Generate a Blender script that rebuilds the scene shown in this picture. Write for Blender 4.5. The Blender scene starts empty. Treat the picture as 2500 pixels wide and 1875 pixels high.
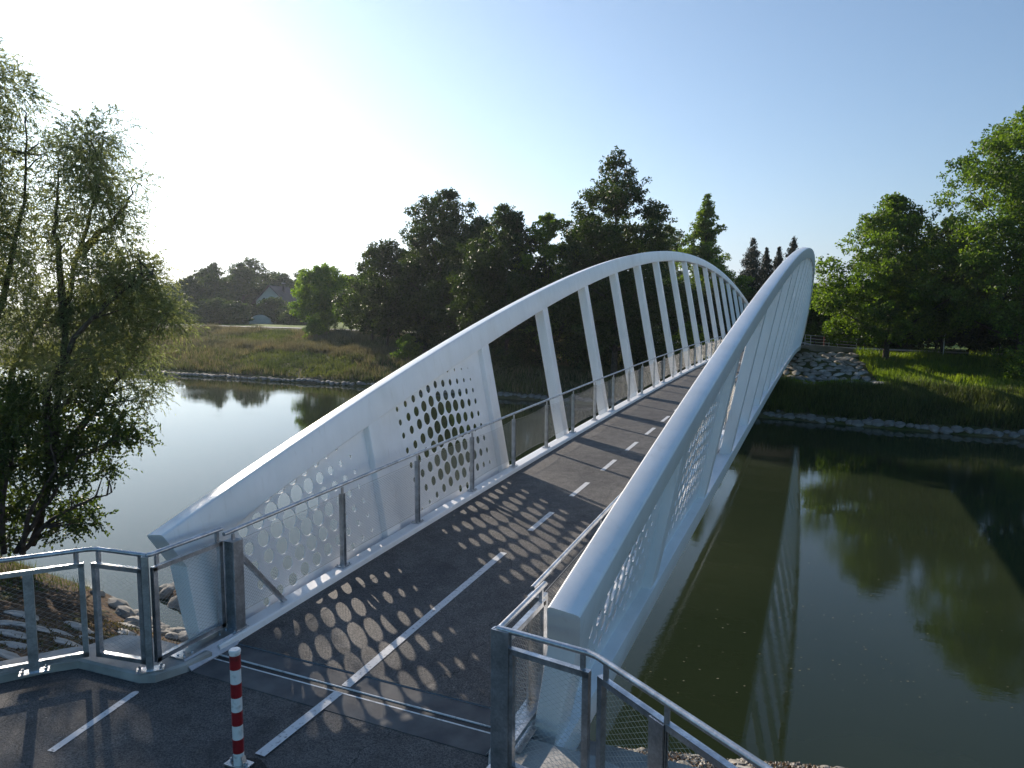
import bpy, bmesh, math, random
import numpy as np
from math import radians, sin, cos, pi
from mathutils import Vector, Matrix
from mathutils.geometry import delaunay_2d_cdt

rng = np.random.default_rng(7)
random.seed(7)
S = bpy.context.scene
COL = S.collection

# ------------------------------------------------------------------ camera
CAM = np.array([4.136, -5.848, 3.785])
yaw, pit, roll = -0.4114, 0.1068, 0.0055
Fv = np.array([sin(yaw)*cos(pit), cos(yaw)*cos(pit), -sin(pit)])
R0 = np.array([cos(yaw), -sin(yaw), 0.0]); U0 = np.cross(R0, Fv)
Rv = cos(roll)*R0 + sin(roll)*U0; Uv = -sin(roll)*R0 + cos(roll)*U0
cd = bpy.data.cameras.new('camera'); co = bpy.data.objects.new('camera', cd); COL.objects.link(co)
M = Matrix.Identity(4)
for i in range(3):
    M[i][0] = Rv[i]; M[i][1] = Uv[i]; M[i][2] = -Fv[i]; M[i][3] = CAM[i]
co.matrix_world = M
cd.sensor_width = 36.0; cd.lens = 36*1721.06/2500; cd.clip_start = 0.05; cd.clip_end = 40000
S.camera = co

# ------------------------------------------------------------------ light
SUN_AZ = radians(-55.5)      # from +y towards -x
SUN_EL = radians(20.5)
w = bpy.data.worlds.new('World'); S.world = w; w.use_nodes = True
nt = w.node_tree; nt.nodes.clear()
sky = nt.nodes.new('ShaderNodeTexSky'); sky.sky_type = 'NISHITA'; sky.sun_disc = False
sky.sun_elevation = SUN_EL; sky.sun_rotation = SUN_AZ
sky.altitude = 300; sky.air_density = 1.0; sky.dust_density = .28; sky.ozone_density = 1.8
bg = nt.nodes.new('ShaderNodeBackground'); bg.inputs['Strength'].default_value = 0.095
wo = nt.nodes.new('ShaderNodeOutputWorld')
tint = nt.nodes.new('ShaderNodeMix'); tint.data_type = 'RGBA'; tint.blend_type = 'MULTIPLY'; tint.inputs[0].default_value = 1.0
tint.inputs[7].default_value = (.37, .51, .59, 1)
nt.links.new(sky.outputs[0], tint.inputs[6]); nt.links.new(tint.outputs[2], bg.inputs['Color']); nt.links.new(bg.outputs[0], wo.inputs['Surface'])
sl = bpy.data.lights.new('sun', 'SUN'); sl.energy = 3.4; sl.angle = radians(0.5); sl.color = (1.0, 0.88, 0.74)
so = bpy.data.objects.new('sun', sl); COL.objects.link(so)
sd = Vector((sin(SUN_AZ)*cos(SUN_EL), cos(SUN_AZ)*cos(SUN_EL), sin(SUN_EL)))
so.rotation_euler = sd.to_track_quat('Z', 'Y').to_euler(); so.location = sd*50
S.view_settings.view_transform = 'Standard'; S.view_settings.look = 'None'
S.view_settings.gamma = 1.0; S.view_settings.exposure = 1.36; S.view_settings.use_curve_mapping = False
S.cycles.max_bounces = 6; S.cycles.transparent_max_bounces = 6; S.cycles.caustics_reflective = False
S.cycles.caustics_refractive = False

# ------------------------------------------------------------------ materials
def new_mat(name):
    m = bpy.data.materials.new(name); m.use_nodes = True
    n = m.node_tree; b = n.nodes['Principled BSDF']; return m, n, b
def noise_col(n, c1, c2, scale, detail=4, coord='Object', lo=0.35, hi=0.65, stretch=None):
    tc = n.nodes.new('ShaderNodeTexCoord'); nz = n.nodes.new('ShaderNodeTexNoise')
    nz.inputs['Scale'].default_value = scale; nz.inputs['Detail'].default_value = detail
    src = tc.outputs[coord]
    if stretch:
        mp = n.nodes.new('ShaderNodeMapping'); mp.inputs['Scale'].default_value = stretch
        n.links.new(src, mp.inputs[0]); src = mp.outputs[0]
    n.links.new(src, nz.inputs['Vector'])
    r = n.nodes.new('ShaderNodeValToRGB'); r.color_ramp.elements[0].position = lo; r.color_ramp.elements[1].position = hi
    r.color_ramp.elements[0].color = (*c1, 1); r.color_ramp.elements[1].color = (*c2, 1)
    n.links.new(nz.outputs['Fac'], r.inputs['Fac']); return r.outputs['Color'], nz, src
def mixc(n, a, b, fac, mode='MIX'):
    m = n.nodes.new('ShaderNodeMix'); m.data_type = 'RGBA'; m.blend_type = mode
    if isinstance(fac, float): m.inputs[0].default_value = fac
    else: n.links.new(fac, m.inputs[0])
    for k, v in ((6, a), (7, b)):
        if isinstance(v, tuple): m.inputs[k].default_value = (*v, 1)
        else: n.links.new(v, m.inputs[k])
    return m.outputs[2]
def bump(n, b, scale, strength, dist=0.01, coord='Object', stretch=None, detail=5):
    tc = n.nodes.new('ShaderNodeTexCoord'); nz = n.nodes.new('ShaderNodeTexNoise')
    nz.inputs['Scale'].default_value = scale; nz.inputs['Detail'].default_value = detail
    src = tc.outputs[coord]
    if stretch:
        mp = n.nodes.new('ShaderNodeMapping'); mp.inputs['Scale'].default_value = stretch
        n.links.new(src, mp.inputs[0]); src = mp.outputs[0]
    n.links.new(src, nz.inputs['Vector'])
    bp = n.nodes.new('ShaderNodeBump'); bp.inputs['Strength'].default_value = strength; bp.inputs['Distance'].default_value = dist
    n.links.new(nz.outputs['Fac'], bp.inputs['Height']); n.links.new(bp.outputs[0], b.inputs['Normal']); return bp
def simple(name, c1, c2, scale, rough, metal=0.0, bs=0.0, bscale=20, bd=0.01, spec=0.5, detail=4, lo=.35, hi=.65):
    m, n, b = new_mat(name)
    c, _, _ = noise_col(n, c1, c2, scale, detail, lo=lo, hi=hi)
    n.links.new(c, b.inputs['Base Color']); b.inputs['Roughness'].default_value = rough
    b.inputs['Metallic'].default_value = metal; b.inputs['Specular IOR Level'].default_value = spec
    if bs: bump(n, b, bscale, bs, bd)
    return m

def make_paint():
    m, n, b = new_mat('white_paint')
    c, _, _ = noise_col(n, (.81, .815, .82), (.86, .86, .865), 1.3, 6)
    c2, _, _ = noise_col(n, (.95, .95, .95), (1, 1, 1), 1.6, 5, stretch=(3, 3, .6), lo=.3, hi=.6)
    c3 = mixc(n, c, c2, 1.0, 'MULTIPLY')
    c4, _, _ = noise_col(n, (.80, .78, .74), (1, 1, 1), 9, 9, stretch=(1.6, 1.6, .18), lo=.22, hi=.40)
    c3 = mixc(n, c3, c4, .55, 'MULTIPLY')
    c5, _, _ = noise_col(n, (.88, .86, .82), (1, 1, 1), .55, 9, lo=.34, hi=.46)
    c3 = mixc(n, c3, c5, .5, 'MULTIPLY')
    n.links.new(c3, b.inputs['Base Color'])
    nz = n.nodes.new('ShaderNodeTexNoise'); nz.inputs['Scale'].default_value = 3.0; nz.inputs['Detail'].default_value = 6
    tc = n.nodes.new('ShaderNodeTexCoord'); n.links.new(tc.outputs['Object'], nz.inputs['Vector'])
    mr = n.nodes.new('ShaderNodeMapRange'); mr.inputs[3].default_value = .26; mr.inputs[4].default_value = .42
    n.links.new(nz.outputs['Fac'], mr.inputs[0]); n.links.new(mr.outputs[0], b.inputs['Roughness'])
    bump(n, b, 2.5, .05, .004)
    return m
def make_asphalt(name, base):
    m, n, b = new_mat(name)
    tc = n.nodes.new('ShaderNodeTexCoord')
    v = n.nodes.new('ShaderNodeTexVoronoi'); v.inputs['Scale'].default_value = 95
    n.links.new(tc.outputs['Object'], v.inputs['Vector'])
    r = n.nodes.new('ShaderNodeValToRGB')
    r.color_ramp.elements[0].color = (base*.45, base*.45, base*.47, 1); r.color_ramp.elements[1].color = (base*1.9, base*1.8, base*1.7, 1)
    sp = n.nodes.new('ShaderNodeSeparateColor'); n.links.new(v.outputs['Color'], sp.inputs[0]); n.links.new(sp.outputs[0], r.inputs['Fac'])
    c2, _, _ = noise_col(n, (.72, .72, .74), (1.2, 1.18, 1.14), .9, 7, lo=.3, hi=.7)
    c3 = mixc(n, r.outputs['Color'], c2, 1.0, 'MULTIPLY')
    c4, _, _ = noise_col(n, (.78, .78, .78), (1.08, 1.08, 1.08), 5, 6, lo=.35, hi=.6)
    c5 = mixc(n, c3, c4, 1.0, 'MULTIPLY')
    # stains, hairline cracks and grit
    st, _, _ = noise_col(n, (.62, .62, .64), (1.0, 1.0, 1.0), 1.7, 9, lo=.30, hi=.42)
    c5 = mixc(n, c5, st, .8, 'MULTIPLY')
    gr, _, _ = noise_col(n, (0, 0, 0), (1, 1, 1), 22, 4, lo=.70, hi=.74)
    c5 = mixc(n, c5, (base*3.2, base*3.0, base*2.7), gr)
    vc = n.nodes.new('ShaderNodeTexVoronoi'); vc.feature = 'DISTANCE_TO_EDGE'; vc.inputs['Scale'].default_value = .22
    wn = n.nodes.new('ShaderNodeTexNoise'); wn.inputs['Scale'].default_value = 2.2; wn.inputs['Detail'].default_value = 6; n.links.new(tc.outputs['Object'], wn.inputs['Vector'])
    ad = n.nodes.new('ShaderNodeMixRGB'); ad.blend_type = 'ADD'; ad.inputs[0].default_value = .55; n.links.new(tc.outputs['Object'], ad.inputs[1]); n.links.new(wn.outputs['Color'], ad.inputs[2]); n.links.new(ad.outputs[0], vc.inputs['Vector'])
    cr = n.nodes.new('ShaderNodeMath'); cr.operation = 'LESS_THAN'; cr.inputs[1].default_value = .0009; n.links.new(vc.outputs['Distance'], cr.inputs[0])
    c5 = mixc(n, c5, (base*.3, base*.3, base*.3), cr.outputs[0])
    n.links.new(c5, b.inputs['Base Color']); b.inputs['Roughness'].default_value = .72
    b.inputs['Specular IOR Level'].default_value = .35
    bp = n.nodes.new('ShaderNodeBump'); bp.inputs['Strength'].default_value = .55; bp.inputs['Distance'].default_value = .006
    n.links.new(v.outputs['Distance'], bp.inputs['Height']); n.links.new(bp.outputs[0], b.inputs['Normal'])
    return m
def make_galv():
    m, n, b = new_mat('galvanised_steel')
    tc = n.nodes.new('ShaderNodeTexCoord'); v = n.nodes.new('ShaderNodeTexVoronoi'); v.inputs['Scale'].default_value = 60
    n.links.new(tc.outputs['Object'], v.inputs['Vector'])
    sp = n.nodes.new('ShaderNodeSeparateColor'); n.links.new(v.outputs['Color'], sp.inputs[0])
    r = n.nodes.new('ShaderNodeValToRGB'); r.color_ramp.elements[0].color = (.46, .48, .51, 1); r.color_ramp.elements[1].color = (.60, .62, .65, 1)
    n.links.new(sp.outputs[0], r.inputs['Fac'])
    c2, _, _ = noise_col(n, (.7, .7, .7), (1.1, 1.1, 1.1), 7, 5)
    n.links.new(mixc(n, r.outputs['Color'], c2, 1.0, 'MULTIPLY'), b.inputs['Base Color'])
    b.inputs['Metallic'].default_value = .9; b.inputs['Roughness'].default_value = .34
    bump(n, b, 25, .06, .002)
    return m
def make_leaf(name, ca, cb, transl=.35, big=0.25, ty=(1.5, 1.45, .5)):
    m = bpy.data.materials.new(name); m.use_nodes = True; n = m.node_tree; n.nodes.clear()
    g = n.nodes.new('ShaderNodeNewGeometry'); r = n.nodes.new('ShaderNodeValToRGB')
    r.color_ramp.elements[0].color = (*ca, 1); r.color_ramp.elements[1].color = (*cb, 1)
    n.links.new(g.outputs['Random Per Island'], r.inputs['Fac'])
    c2, _, _ = noise_col(n, (.62, .70, .72), (1.25, 1.15, .95), big, 3, lo=.35, hi=.65)
    c = mixc(n, r.outputs['Color'], c2, 1.0, 'MULTIPLY')
    d = n.nodes.new('ShaderNodeBsdfPrincipled'); d.inputs['Roughness'].default_value = .5; d.inputs['Specular IOR Level'].default_value = .35
    t = n.nodes.new('ShaderNodeBsdfTranslucent'); mx = n.nodes.new('ShaderNodeMixShader'); mx.inputs[0].default_value = transl
    n.links.new(c, d.inputs['Base Color'])
    ty = mixc(n, c, ty, 1.0, 'MULTIPLY')
    n.links.new(ty, t.inputs['Color'])
    n.links.new(d.outputs[0], mx.inputs[1]); n.links.new(t.outputs[0], mx.inputs[2])
    o = n.nodes.new('ShaderNodeOutputMaterial'); n.links.new(mx.outputs[0], o.inputs['Surface'])
    return m
def make_water():
    m, n, b = new_mat('river_water')
    c, _, _ = noise_col(n, (.018, .027, .013), (.031, .040, .020), .09, 4)
    n.links.new(c, b.inputs['Base Color'])
    b.inputs['Roughness'].default_value = .012; b.inputs['IOR'].default_value = 1.33
    b1 = bump(n, b, 1.0, .032, .05, stretch=(1.0, 2.6, 1), detail=3)
    tc = n.nodes.new('ShaderNodeTexCoord'); nz = n.nodes.new('ShaderNodeTexNoise'); nz.inputs['Scale'].default_value = 7; nz.inputs['Detail'].default_value = 3
    mp = n.nodes.new('ShaderNodeMapping'); mp.inputs['Scale'].default_value = (1, 2.2, 1)
    n.links.new(tc.outputs['Object'], mp.inputs[0]); n.links.new(mp.outputs[0], nz.inputs['Vector'])
    # patches of breeze: ripple strength varies
    nz2 = n.nodes.new('ShaderNodeTexNoise'); nz2.inputs['Scale'].default_value = .06; nz2.inputs['Detail'].default_value = 2
    n.links.new(mp.outputs[0], nz2.inputs['Vector'])
    mr = n.nodes.new('ShaderNodeMapRange'); mr.inputs[1].default_value = .42; mr.inputs[2].default_value = .62; mr.inputs[3].default_value = .012; mr.inputs[4].default_value = .09
    n.links.new(nz2.outputs['Fac'], mr.inputs[0])
    b2 = n.nodes.new('ShaderNodeBump'); b2.inputs['Distance'].default_value = .02
    n.links.new(mr.outputs[0], b2.inputs['Strength']); n.links.new(nz.outputs['Fac'], b2.inputs['Height'])
    n.links.new(b1.outputs[0], b2.inputs['Normal']); n.links.new(b2.outputs[0], b.inputs['Normal'])
    return m
def make_ground(kind):
    m, n, b = new_mat('ground_'+kind)
    if kind == 'far_bank':
        g, _, _ = noise_col(n, (.035, .05, .014), (.075, .085, .028), .35, 6)
        t, _, _ = noise_col(n, (.08, .065, .04), (.15, .12, .08), 1.4, 8)
        msk, _, _ = noise_col(n, (0, 0, 0), (1, 1, 1), .22, 5, lo=.45, hi=.7)
        c = mixc(n, g, t, msk)
    elif kind == 'near_bank':
        a, _, _ = noise_col(n, (.055, .038, .026), (.17, .125, .085), 9, 10, lo=.36, hi=.66)
        a2, _, _ = noise_col(n, (.6, .55, .5), (1.15, 1.05, .98), .8, 6)
        g, _, _ = noise_col(n, (.035, .05, .015), (.08, .09, .03), 14, 8)
        msk, _, _ = noise_col(n, (0, 0, 0), (1, 1, 1), 1.1, 6, lo=.56, hi=.68)
        c = mixc(n, mixc(n, a, a2, 1.0, 'MULTIPLY'), g, msk)
    else:
        c, _, _ = noise_col(n, (.09, .15, .025), (.16, .20, .04), .10, 8, stretch=(1, 3, 1))
    n.links.new(c, b.inputs['Base Color'])
    b.inputs['Roughness'].default_value = .95; b.inputs['Specular IOR Level'].default_value = .1
    bump(n, b, 6 if kind != 'near_bank' else 14, .9, .06, detail=8)
    return m

MP = make_paint(); MG = make_galv()
MA = make_asphalt('deck_asphalt', .088); MA2 = make_asphalt('path_asphalt', .084)
MCON = simple('concrete', (.27, .265, .25), (.42, .41, .39), 3.5, .85, bs=.25, bscale=40, bd=.004, detail=8)
MCON3 = simple('strip_concrete', (.075, .075, .078), (.135, .133, .13), 3.5, .85, bs=.3, bscale=60, bd=.004, detail=8)
MCON2 = simple('old_concrete', (.17, .165, .15), (.27, .26, .24), 1.2, .9, bs=.3, bscale=20, bd=.006, detail=8)
MLINE = simple('road_marking', (.20, .20, .20), (.66, .66, .66), 26, .6, bs=.3, bscale=90, bd=.002, detail=9, lo=.27, hi=.44)
MRUB = simple('black_rubber', (.012, .012, .013), (.03, .03, .03), 10, .6)
MSTEEL = simple('bare_steel', (.45, .45, .46), (.6, .6, .6), 9, .35, metal=.9)
MRED = simple('red_sheeting', (.13, .010, .012), (.27, .012, .016), 14, .38, detail=9, lo=.28, hi=.5)
MWH = simple('white_sheeting', (.34, .33, .31), (.74, .74, .73), 14, .4, detail=9, lo=.25, hi=.45)
MROCK = simple('limestone', (.15, .14, .12), (.34, .32, .29), 1.8, .9, bs=.6, bscale=6, bd=.03, detail=9)
MROCK2 = simple('pale_limestone', (.28, .265, .24), (.50, .48, .44), 2.5, .88, bs=.5, bscale=7, bd=.02, detail=9)
MBARK = simple('bark', (.035, .027, .02), (.095, .078, .06), 7, .95, bs=.8, bscale=12, bd=.03, detail=8)
MGRAV = simple('gravel_path', (.27, .255, .22), (.40, .38, .33), 3, .95, bs=.4, bscale=30, bd=.01, detail=8)
MWATER = make_water(); MGRND = [make_ground('far_bank'), make_ground('near_bank'), make_ground('meadow')]
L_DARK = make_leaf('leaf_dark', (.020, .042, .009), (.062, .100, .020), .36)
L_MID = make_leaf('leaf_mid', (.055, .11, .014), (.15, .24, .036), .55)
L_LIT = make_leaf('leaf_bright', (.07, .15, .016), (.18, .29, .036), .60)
L_WIL = make_leaf('leaf_willow', (.15, .18, .09), (.30, .34, .17), .58, .5, (1.15, 1.15, .75))
L_ALD = make_leaf('leaf_alder', (.045, .075, .022), (.11, .16, .05), .45, .6)
L_CYP = make_leaf('leaf_cypress', (.008, .018, .008), (.022, .038, .014), .10)
L_FAR = make_leaf('leaf_far', (.038, .075, .022), (.10, .14, .04), .35, .08)
G_TAN = make_leaf('grass_dry', (.13, .115, .06), (.29, .26, .15), .35, .15, (1.0, .95, .8))
G_GRN = make_leaf('grass_green', (.085, .15, .02), (.20, .29, .045), .55, .15)
G_MIX = make_leaf('grass_mixed', (.055, .082, .024), (.14, .165, .055), .42, .12, (1.15, 1.15, .6))
G_WEED = make_leaf('weed_leaf', (.06, .055, .02), (.16, .13, .06), .3, .8)

# ------------------------------------------------------------------ mesh helpers
def tag(o, label=None, cat=None, group=None, kind=None):
    if label: o['label'] = label
    if cat: o['category'] = cat
    if group: o['group'] = group
    if kind: o['kind'] = kind
    return o
def link(name, me, parent=None, loc=None, rot=None):
    o = bpy.data.objects.new(name, me); COL.objects.link(o)
    if parent: o.parent = parent
    if loc is not None: o.location = loc
    if rot is not None: o.rotation_euler = rot
    return o
def empty(name, loc=(0, 0, 0), label=None, cat=None, group=None, rz=0):
    o = bpy.data.objects.new(name, None); COL.objects.link(o); o.location = loc; o.rotation_euler = (0, 0, rz)
    o.empty_display_size = .2
    return tag(o, label, cat, group)
def poly_mesh(name, V, F, mat, smooth=None):
    me = bpy.data.meshes.new(name); me.from_pydata([tuple(v) for v in V], [], F); me.update()
    bm = bmesh.new(); bm.from_mesh(me); bmesh.ops.recalc_face_normals(bm, faces=bm.faces); bm.to_mesh(me); bm.free()
    if smooth is not None:
        me.polygons.foreach_set('use_smooth', [True]*len(me.polygons)); me.set_sharp_from_angle(angle=radians(smooth))
    for mm in (mat if isinstance(mat, (list, tuple)) else [mat]): me.materials.append(mm)
    return me
def fast_mesh(name, V, n, mat, midx=None):
    """V: (k*n,3) array, k loose n-gons"""
    V = np.asarray(V, np.float32); k = len(V)//n
    me = bpy.data.meshes.new(name); me.vertices.add(k*n); me.vertices.foreach_set('co', V.ravel())
    me.loops.add(k*n); me.loops.foreach_set('vertex_index', np.arange(k*n, dtype=np.int32))
    me.polygons.add(k); me.polygons.foreach_set('loop_start', np.arange(0, k*n, n, dtype=np.int32))
    me.polygons.foreach_set('loop_total', np.full(k, n, np.int32))
    for mm in (mat if isinstance(mat, (list, tuple)) else [mat]): me.materials.append(mm)
    if midx is not None: me.polygons.foreach_set('material_index', midx.astype(np.int32))
    me.update(calc_edges=True); return me
class MB:
    def __init__(s): s.V = []; s.F = []
    def add(s, V, F):
        b = len(s.V); s.V += [tuple(map(float, v)) for v in V]; s.F += [tuple(i+b for i in f) for f in F]; return s
    def box(s, x0, x1, y0, y1, z0, z1, f=None):
        V = [(x, y, z) for x in (x0, x1) for y in (y0, y1) for z in (z0, z1)]
        if f: V = [f(*v) for v in V]
        return s.add(V, [(0, 1, 3, 2), (4, 6, 7, 5), (0, 4, 5, 1), (2, 3, 7, 6), (0, 2, 6, 4), (1, 5, 7, 3)])
    def bar(s, p, q, w, h, up=(0, 0, 1)):
        p = Vector(p); q = Vector(q); d = (q-p).normalized(); u = Vector(up); r = d.cross(u)
        if r.length < 1e-4: r = d.cross(Vector((0, 1, 0)))
        r.normalize(); u = r.cross(d); V = []
        for c in (p, q):
            for a, b in ((-1, -1), (1, -1), (1, 1), (-1, 1)): V.append(c + r*a*w/2 + u*b*h/2)
        return s.add(V, [(0, 3, 2, 1), (4, 5, 6, 7)] + [(i, (i+1) % 4, (i+1) % 4+4, i+4) for i in range(4)])
    def tube(s, pts, rad, n=8, cap=True):
        pts = [Vector(p) for p in pts]; k = len(pts)
        rad = rad if hasattr(rad, '__len__') else [rad]*k
        rings = []; pr = None
        for i, p in enumerate(pts):
            d = (pts[min(i+1, k-1)] - pts[max(i-1, 0)]).normalized()
            if pr is None:
                pr = d.orthogonal().normalized()
            pr = (pr - d*pr.dot(d)).normalized(); q = d.cross(pr)
            rings.append([p + (pr*cos(2*pi*j/n) + q*sin(2*pi*j/n))*rad[i] for j in range(n)])
        return s.loft(rings, cap)
    def loft(s, rings, cap=True):
        n = len(rings[0]); V = [v for r in rings for v in r]; F = []
        for i in range(len(rings)-1):
            for j in range(n):
                a = i*n+j; b = i*n+(j+1) % n; F.append((a, b, b+n, a+n))
        if cap: F.append(tuple(range(n))[::-1]); F.append(tuple((len(rings)-1)*n+j for j in range(n)))
        return s.add(V, F)
    def prism(s, poly, z0, z1):
        """poly: list (x,y); z0,z1 scalars or lists"""
        n = len(poly); f = lambda z, i: z[i] if hasattr(z, '__len__') else z
        return s.loft([[(p[0], p[1], f(z0, i)) for i, p in enumerate(poly)], [(p[0], p[1], f(z1, i)) for i, p in enumerate(poly)]])
    def mesh(s, name, mat, smooth=None): return poly_mesh(name, s.V, s.F, mat, smooth)
    def obj(s, name, mat, parent=None, smooth=None, **k): return link(name, s.mesh(name, mat, smooth), parent, **k)

# ------------------------------------------------------------------ terrain
WZ = -5.8
def lerp(xs, ys): return lambda x: np.interp(x, xs, ys)
far_w = lerp([-600, -300, -80, -46, -26, .8, 10.4, 19, 60, 300, 600], [118, 86, 65.5, 65.0, 62.3, 60.1, 58.2, 57.4, 54, 44, 34])
path_y = lerp([-600, -300, -160, -130, -104, -77, -40, -12, 9, 20, 60, 300, 600], [190, 150, 127, 122, 118, 111, 98, 90, 88, 83, 79, 70, 62])
near_w = lerp([-600, -60, -25.9, -17.3, -15.2, -13.1, -.2, 5.1, 12.5, 40, 600], [30, 15, 10.5, 9.6, 8.8, 8.3, 8.1, 9.6, 10.5, 12, 20])
near_top = lerp([-600, -60, -20, -6, -3.6, 3.6, 8, 30, 600], [10, -1, -4, -3.2, -1.7, -1.7, -3.2, -4, -1])
T_ = [0, .04, .30, .42, .55, .84, .93, 1.0]
Z_ = [WZ+.12, -5.2, -3.45, -3.15, -3.05, -1.35, -.95, -.9]
def wob(x, y): return .10*np.sin(x*.9+np.sin(y*.7)*2)+.08*np.sin(y*1.3+x*.37)+.05*np.sin(x*2.9-y*1.9)
def height(x, y):
    x = np.asarray(x, float); y = np.asarray(y, float)
    fw = far_w(x); py = path_y(x); nw = near_w(x); ntp = near_top(x)
    t = (y-fw)/(py-fw)
    tb = np.interp(x, [-60, 0], [.40, .20])
    t = np.where(t < tb, t/tb*.45, .45+(t-tb)/(1-tb)*.55)
    zf = np.interp(t, T_, Z_) + wob(x, y)*np.clip(np.minimum(t*12, (.9-t)*8), 0, 1)*.9
    zf = np.where(t > 1, -.9 - .35*np.clip((y-py-6)/60, 0, 1), zf)
    u = (y-ntp)/(nw-ntp)
    zn = np.interp(u, [0, .06, .97, 1], [-.22, -.5, WZ+.25, WZ]) + wob(x*2, y*2)*.5*np.clip(np.minimum(u*5, (1.02-u)*6), 0, 1)
    zn = np.where(u < 0, -.22, zn)
    mid = (nw+fw)/2
    bed = WZ - 1.9*np.clip(np.minimum((y-nw)/6, (fw-y)/5), 0, 1) - .05
    z = np.where(y < mid, np.where(y < nw, zn, bed), np.where(y > fw, zf, bed))
    # far bridge approach raised to deck level
    k = np.clip(1-(np.abs(x)-2.6)/1.2, 0, 1)*np.clip((y-84.2)/1.0, 0, 1)*np.clip(1-(y-91)/6, 0, 1)
    z = z*(1-k) + (-.42)*k
    sp = np.exp(-(((x+14.4)*.5-(y-10.3)*.2)**2)/1.2-((y-10.4+(x+14)*.12)**2)/.5)
    z = np.maximum(z, np.where(sp > .1, WZ-.6+1.0*sp, -99))
    # the near approach lies below the asphalt
    return z
def grid_axis(pts):
    out = []
    for (a, b, st) in pts: out += list(np.arange(a, b, st))
    return np.array(out + [pts[-1][1]])
gx = grid_axis([(-14000, -600, 1340), (-600, -200, 25), (-200, -60, 2.5), (-60, -26, 1.0), (-26, 14, .33), (14, 60, 1.0), (60, 200, 6), (200, 600, 30), (600, 14000, 1340)])
gy = grid_axis([(-60, -8, 5), (-8, 12, .3), (12, 50, 3.0), (50, 100, .6), (100, 160, 2.0), (160, 400, 20), (400, 12000, 800)])
GX, GY = np.meshgrid(gx, gy, indexing='ij'); GZ = height(GX, GY)
nx, ny = GX.shape; idx = np.arange(nx*ny).reshape(nx, ny)
quads = np.stack([idx[:-1, :-1], idx[1:, :-1], idx[1:, 1:], idx[:-1, 1:]], -1).reshape(-1, 4)
me = bpy.data.meshes.new('ground'); me.vertices.add(nx*ny); me.vertices.foreach_set('co', np.stack([GX, GY, GZ], -1).astype(np.float32).ravel())
me.loops.add(quads.size); me.loops.foreach_set('vertex_index', quads.astype(np.int32).ravel())
me.polygons.add(len(quads)); me.polygons.foreach_set('loop_start', np.arange(0, quads.size, 4, dtype=np.int32)); me.polygons.foreach_set('loop_total', np.full(len(quads), 4, np.int32))
me.polygons.foreach_set('use_smooth', np.ones(len(quads), bool)); [me.materials.append(mm) for mm in MGRND]
fc = quads[:, 0]; fx = GX.ravel()[fc]; fy = GY.ravel()[fc]
me.polygons.foreach_set('material_index', np.where(fy < 30, 1, np.where(fy > path_y(fx)+3, 2, 0)).astype(np.int32)); me.update(calc_edges=True)
tag(link('ground', me), kind='structure')
tag(MB().add([(-2500, -40, WZ), (2500, -40, WZ), (2500, 900, WZ), (-2500, 900, WZ)], [(0, 1, 2, 3)]).obj('river', MWATER), kind='structure')
# gravel path on the far bank
def ribbon(name, xs, cy, w, dz, mat, kind='structure'):
    V = []; F = []
    for i, x in enumerate(xs):
        for s in (-1, 1):
            y = cy(x)+s*w/2+.35; V.append((x, y, float(max(height(x, y), height(x, y-.3)))+dz))
    for i in range(len(xs)-1): F.append((2*i, 2*i+2, 2*i+3, 2*i+1))
    o = link(name, poly_mesh(name, V, F, mat)); tag(o, kind=kind); return o
xs = np.arange(-500, 300, 1.5)
ribbon('far_path', xs, path_y, 3.4, .16, MGRAV)
ribbon('berm_track', np.arange(-6, 12, .8), lambda x: float(far_w(x)+.22*(path_y(x)-far_w(x))), 1.3, .04, MGRAV)

# distant hills
def hills(name, pts, y, depth, mat):
    V = []; F = []; xs = np.linspace(pts[0][0], pts[-1][0], 160)
    hs = np.interp(xs, [p[0] for p in pts], [p[1] for p in pts])
    hs = hs*(1+.05*np.sin(xs*.013)+.03*np.sin(xs*.04+1)+.015*np.sin(xs*.13))
    for x, h in zip(xs, hs):
        for k in range(7):
            f = k/6; V.append((x, y+f*depth, -2+h*sin(f*pi/2)**.8 + h*.03*sin(x*.05+k*2)*(k in (2, 3, 4))))
    for i in range(len(xs)-1):
        for k in range(6): a = i*7+k; F.append((a, a+7, a+8, a+1))
    return tag(link(name, poly_mesh(name, V, F, mat, 60)), kind='structure')
MHILL = simple('wooded_hill', (.03, .05, .028), (.06, .085, .04), .01, 1.0, spec=.05, detail=8)
hills('distant_hills', [(-1800, 180), (-600, 300), (200, 520), (900, 430), (1900, 560), (4200, 420), (7000, 300)], 9000, 2500, MHILL)
hills('distant_mountains', [(-12500, 150), (-9500, 420), (-8400, 300), (-7600, 520), (-6700, 330), (-5200, 300), (-3200, 200)], 8600, 2500, MHILL)

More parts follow.
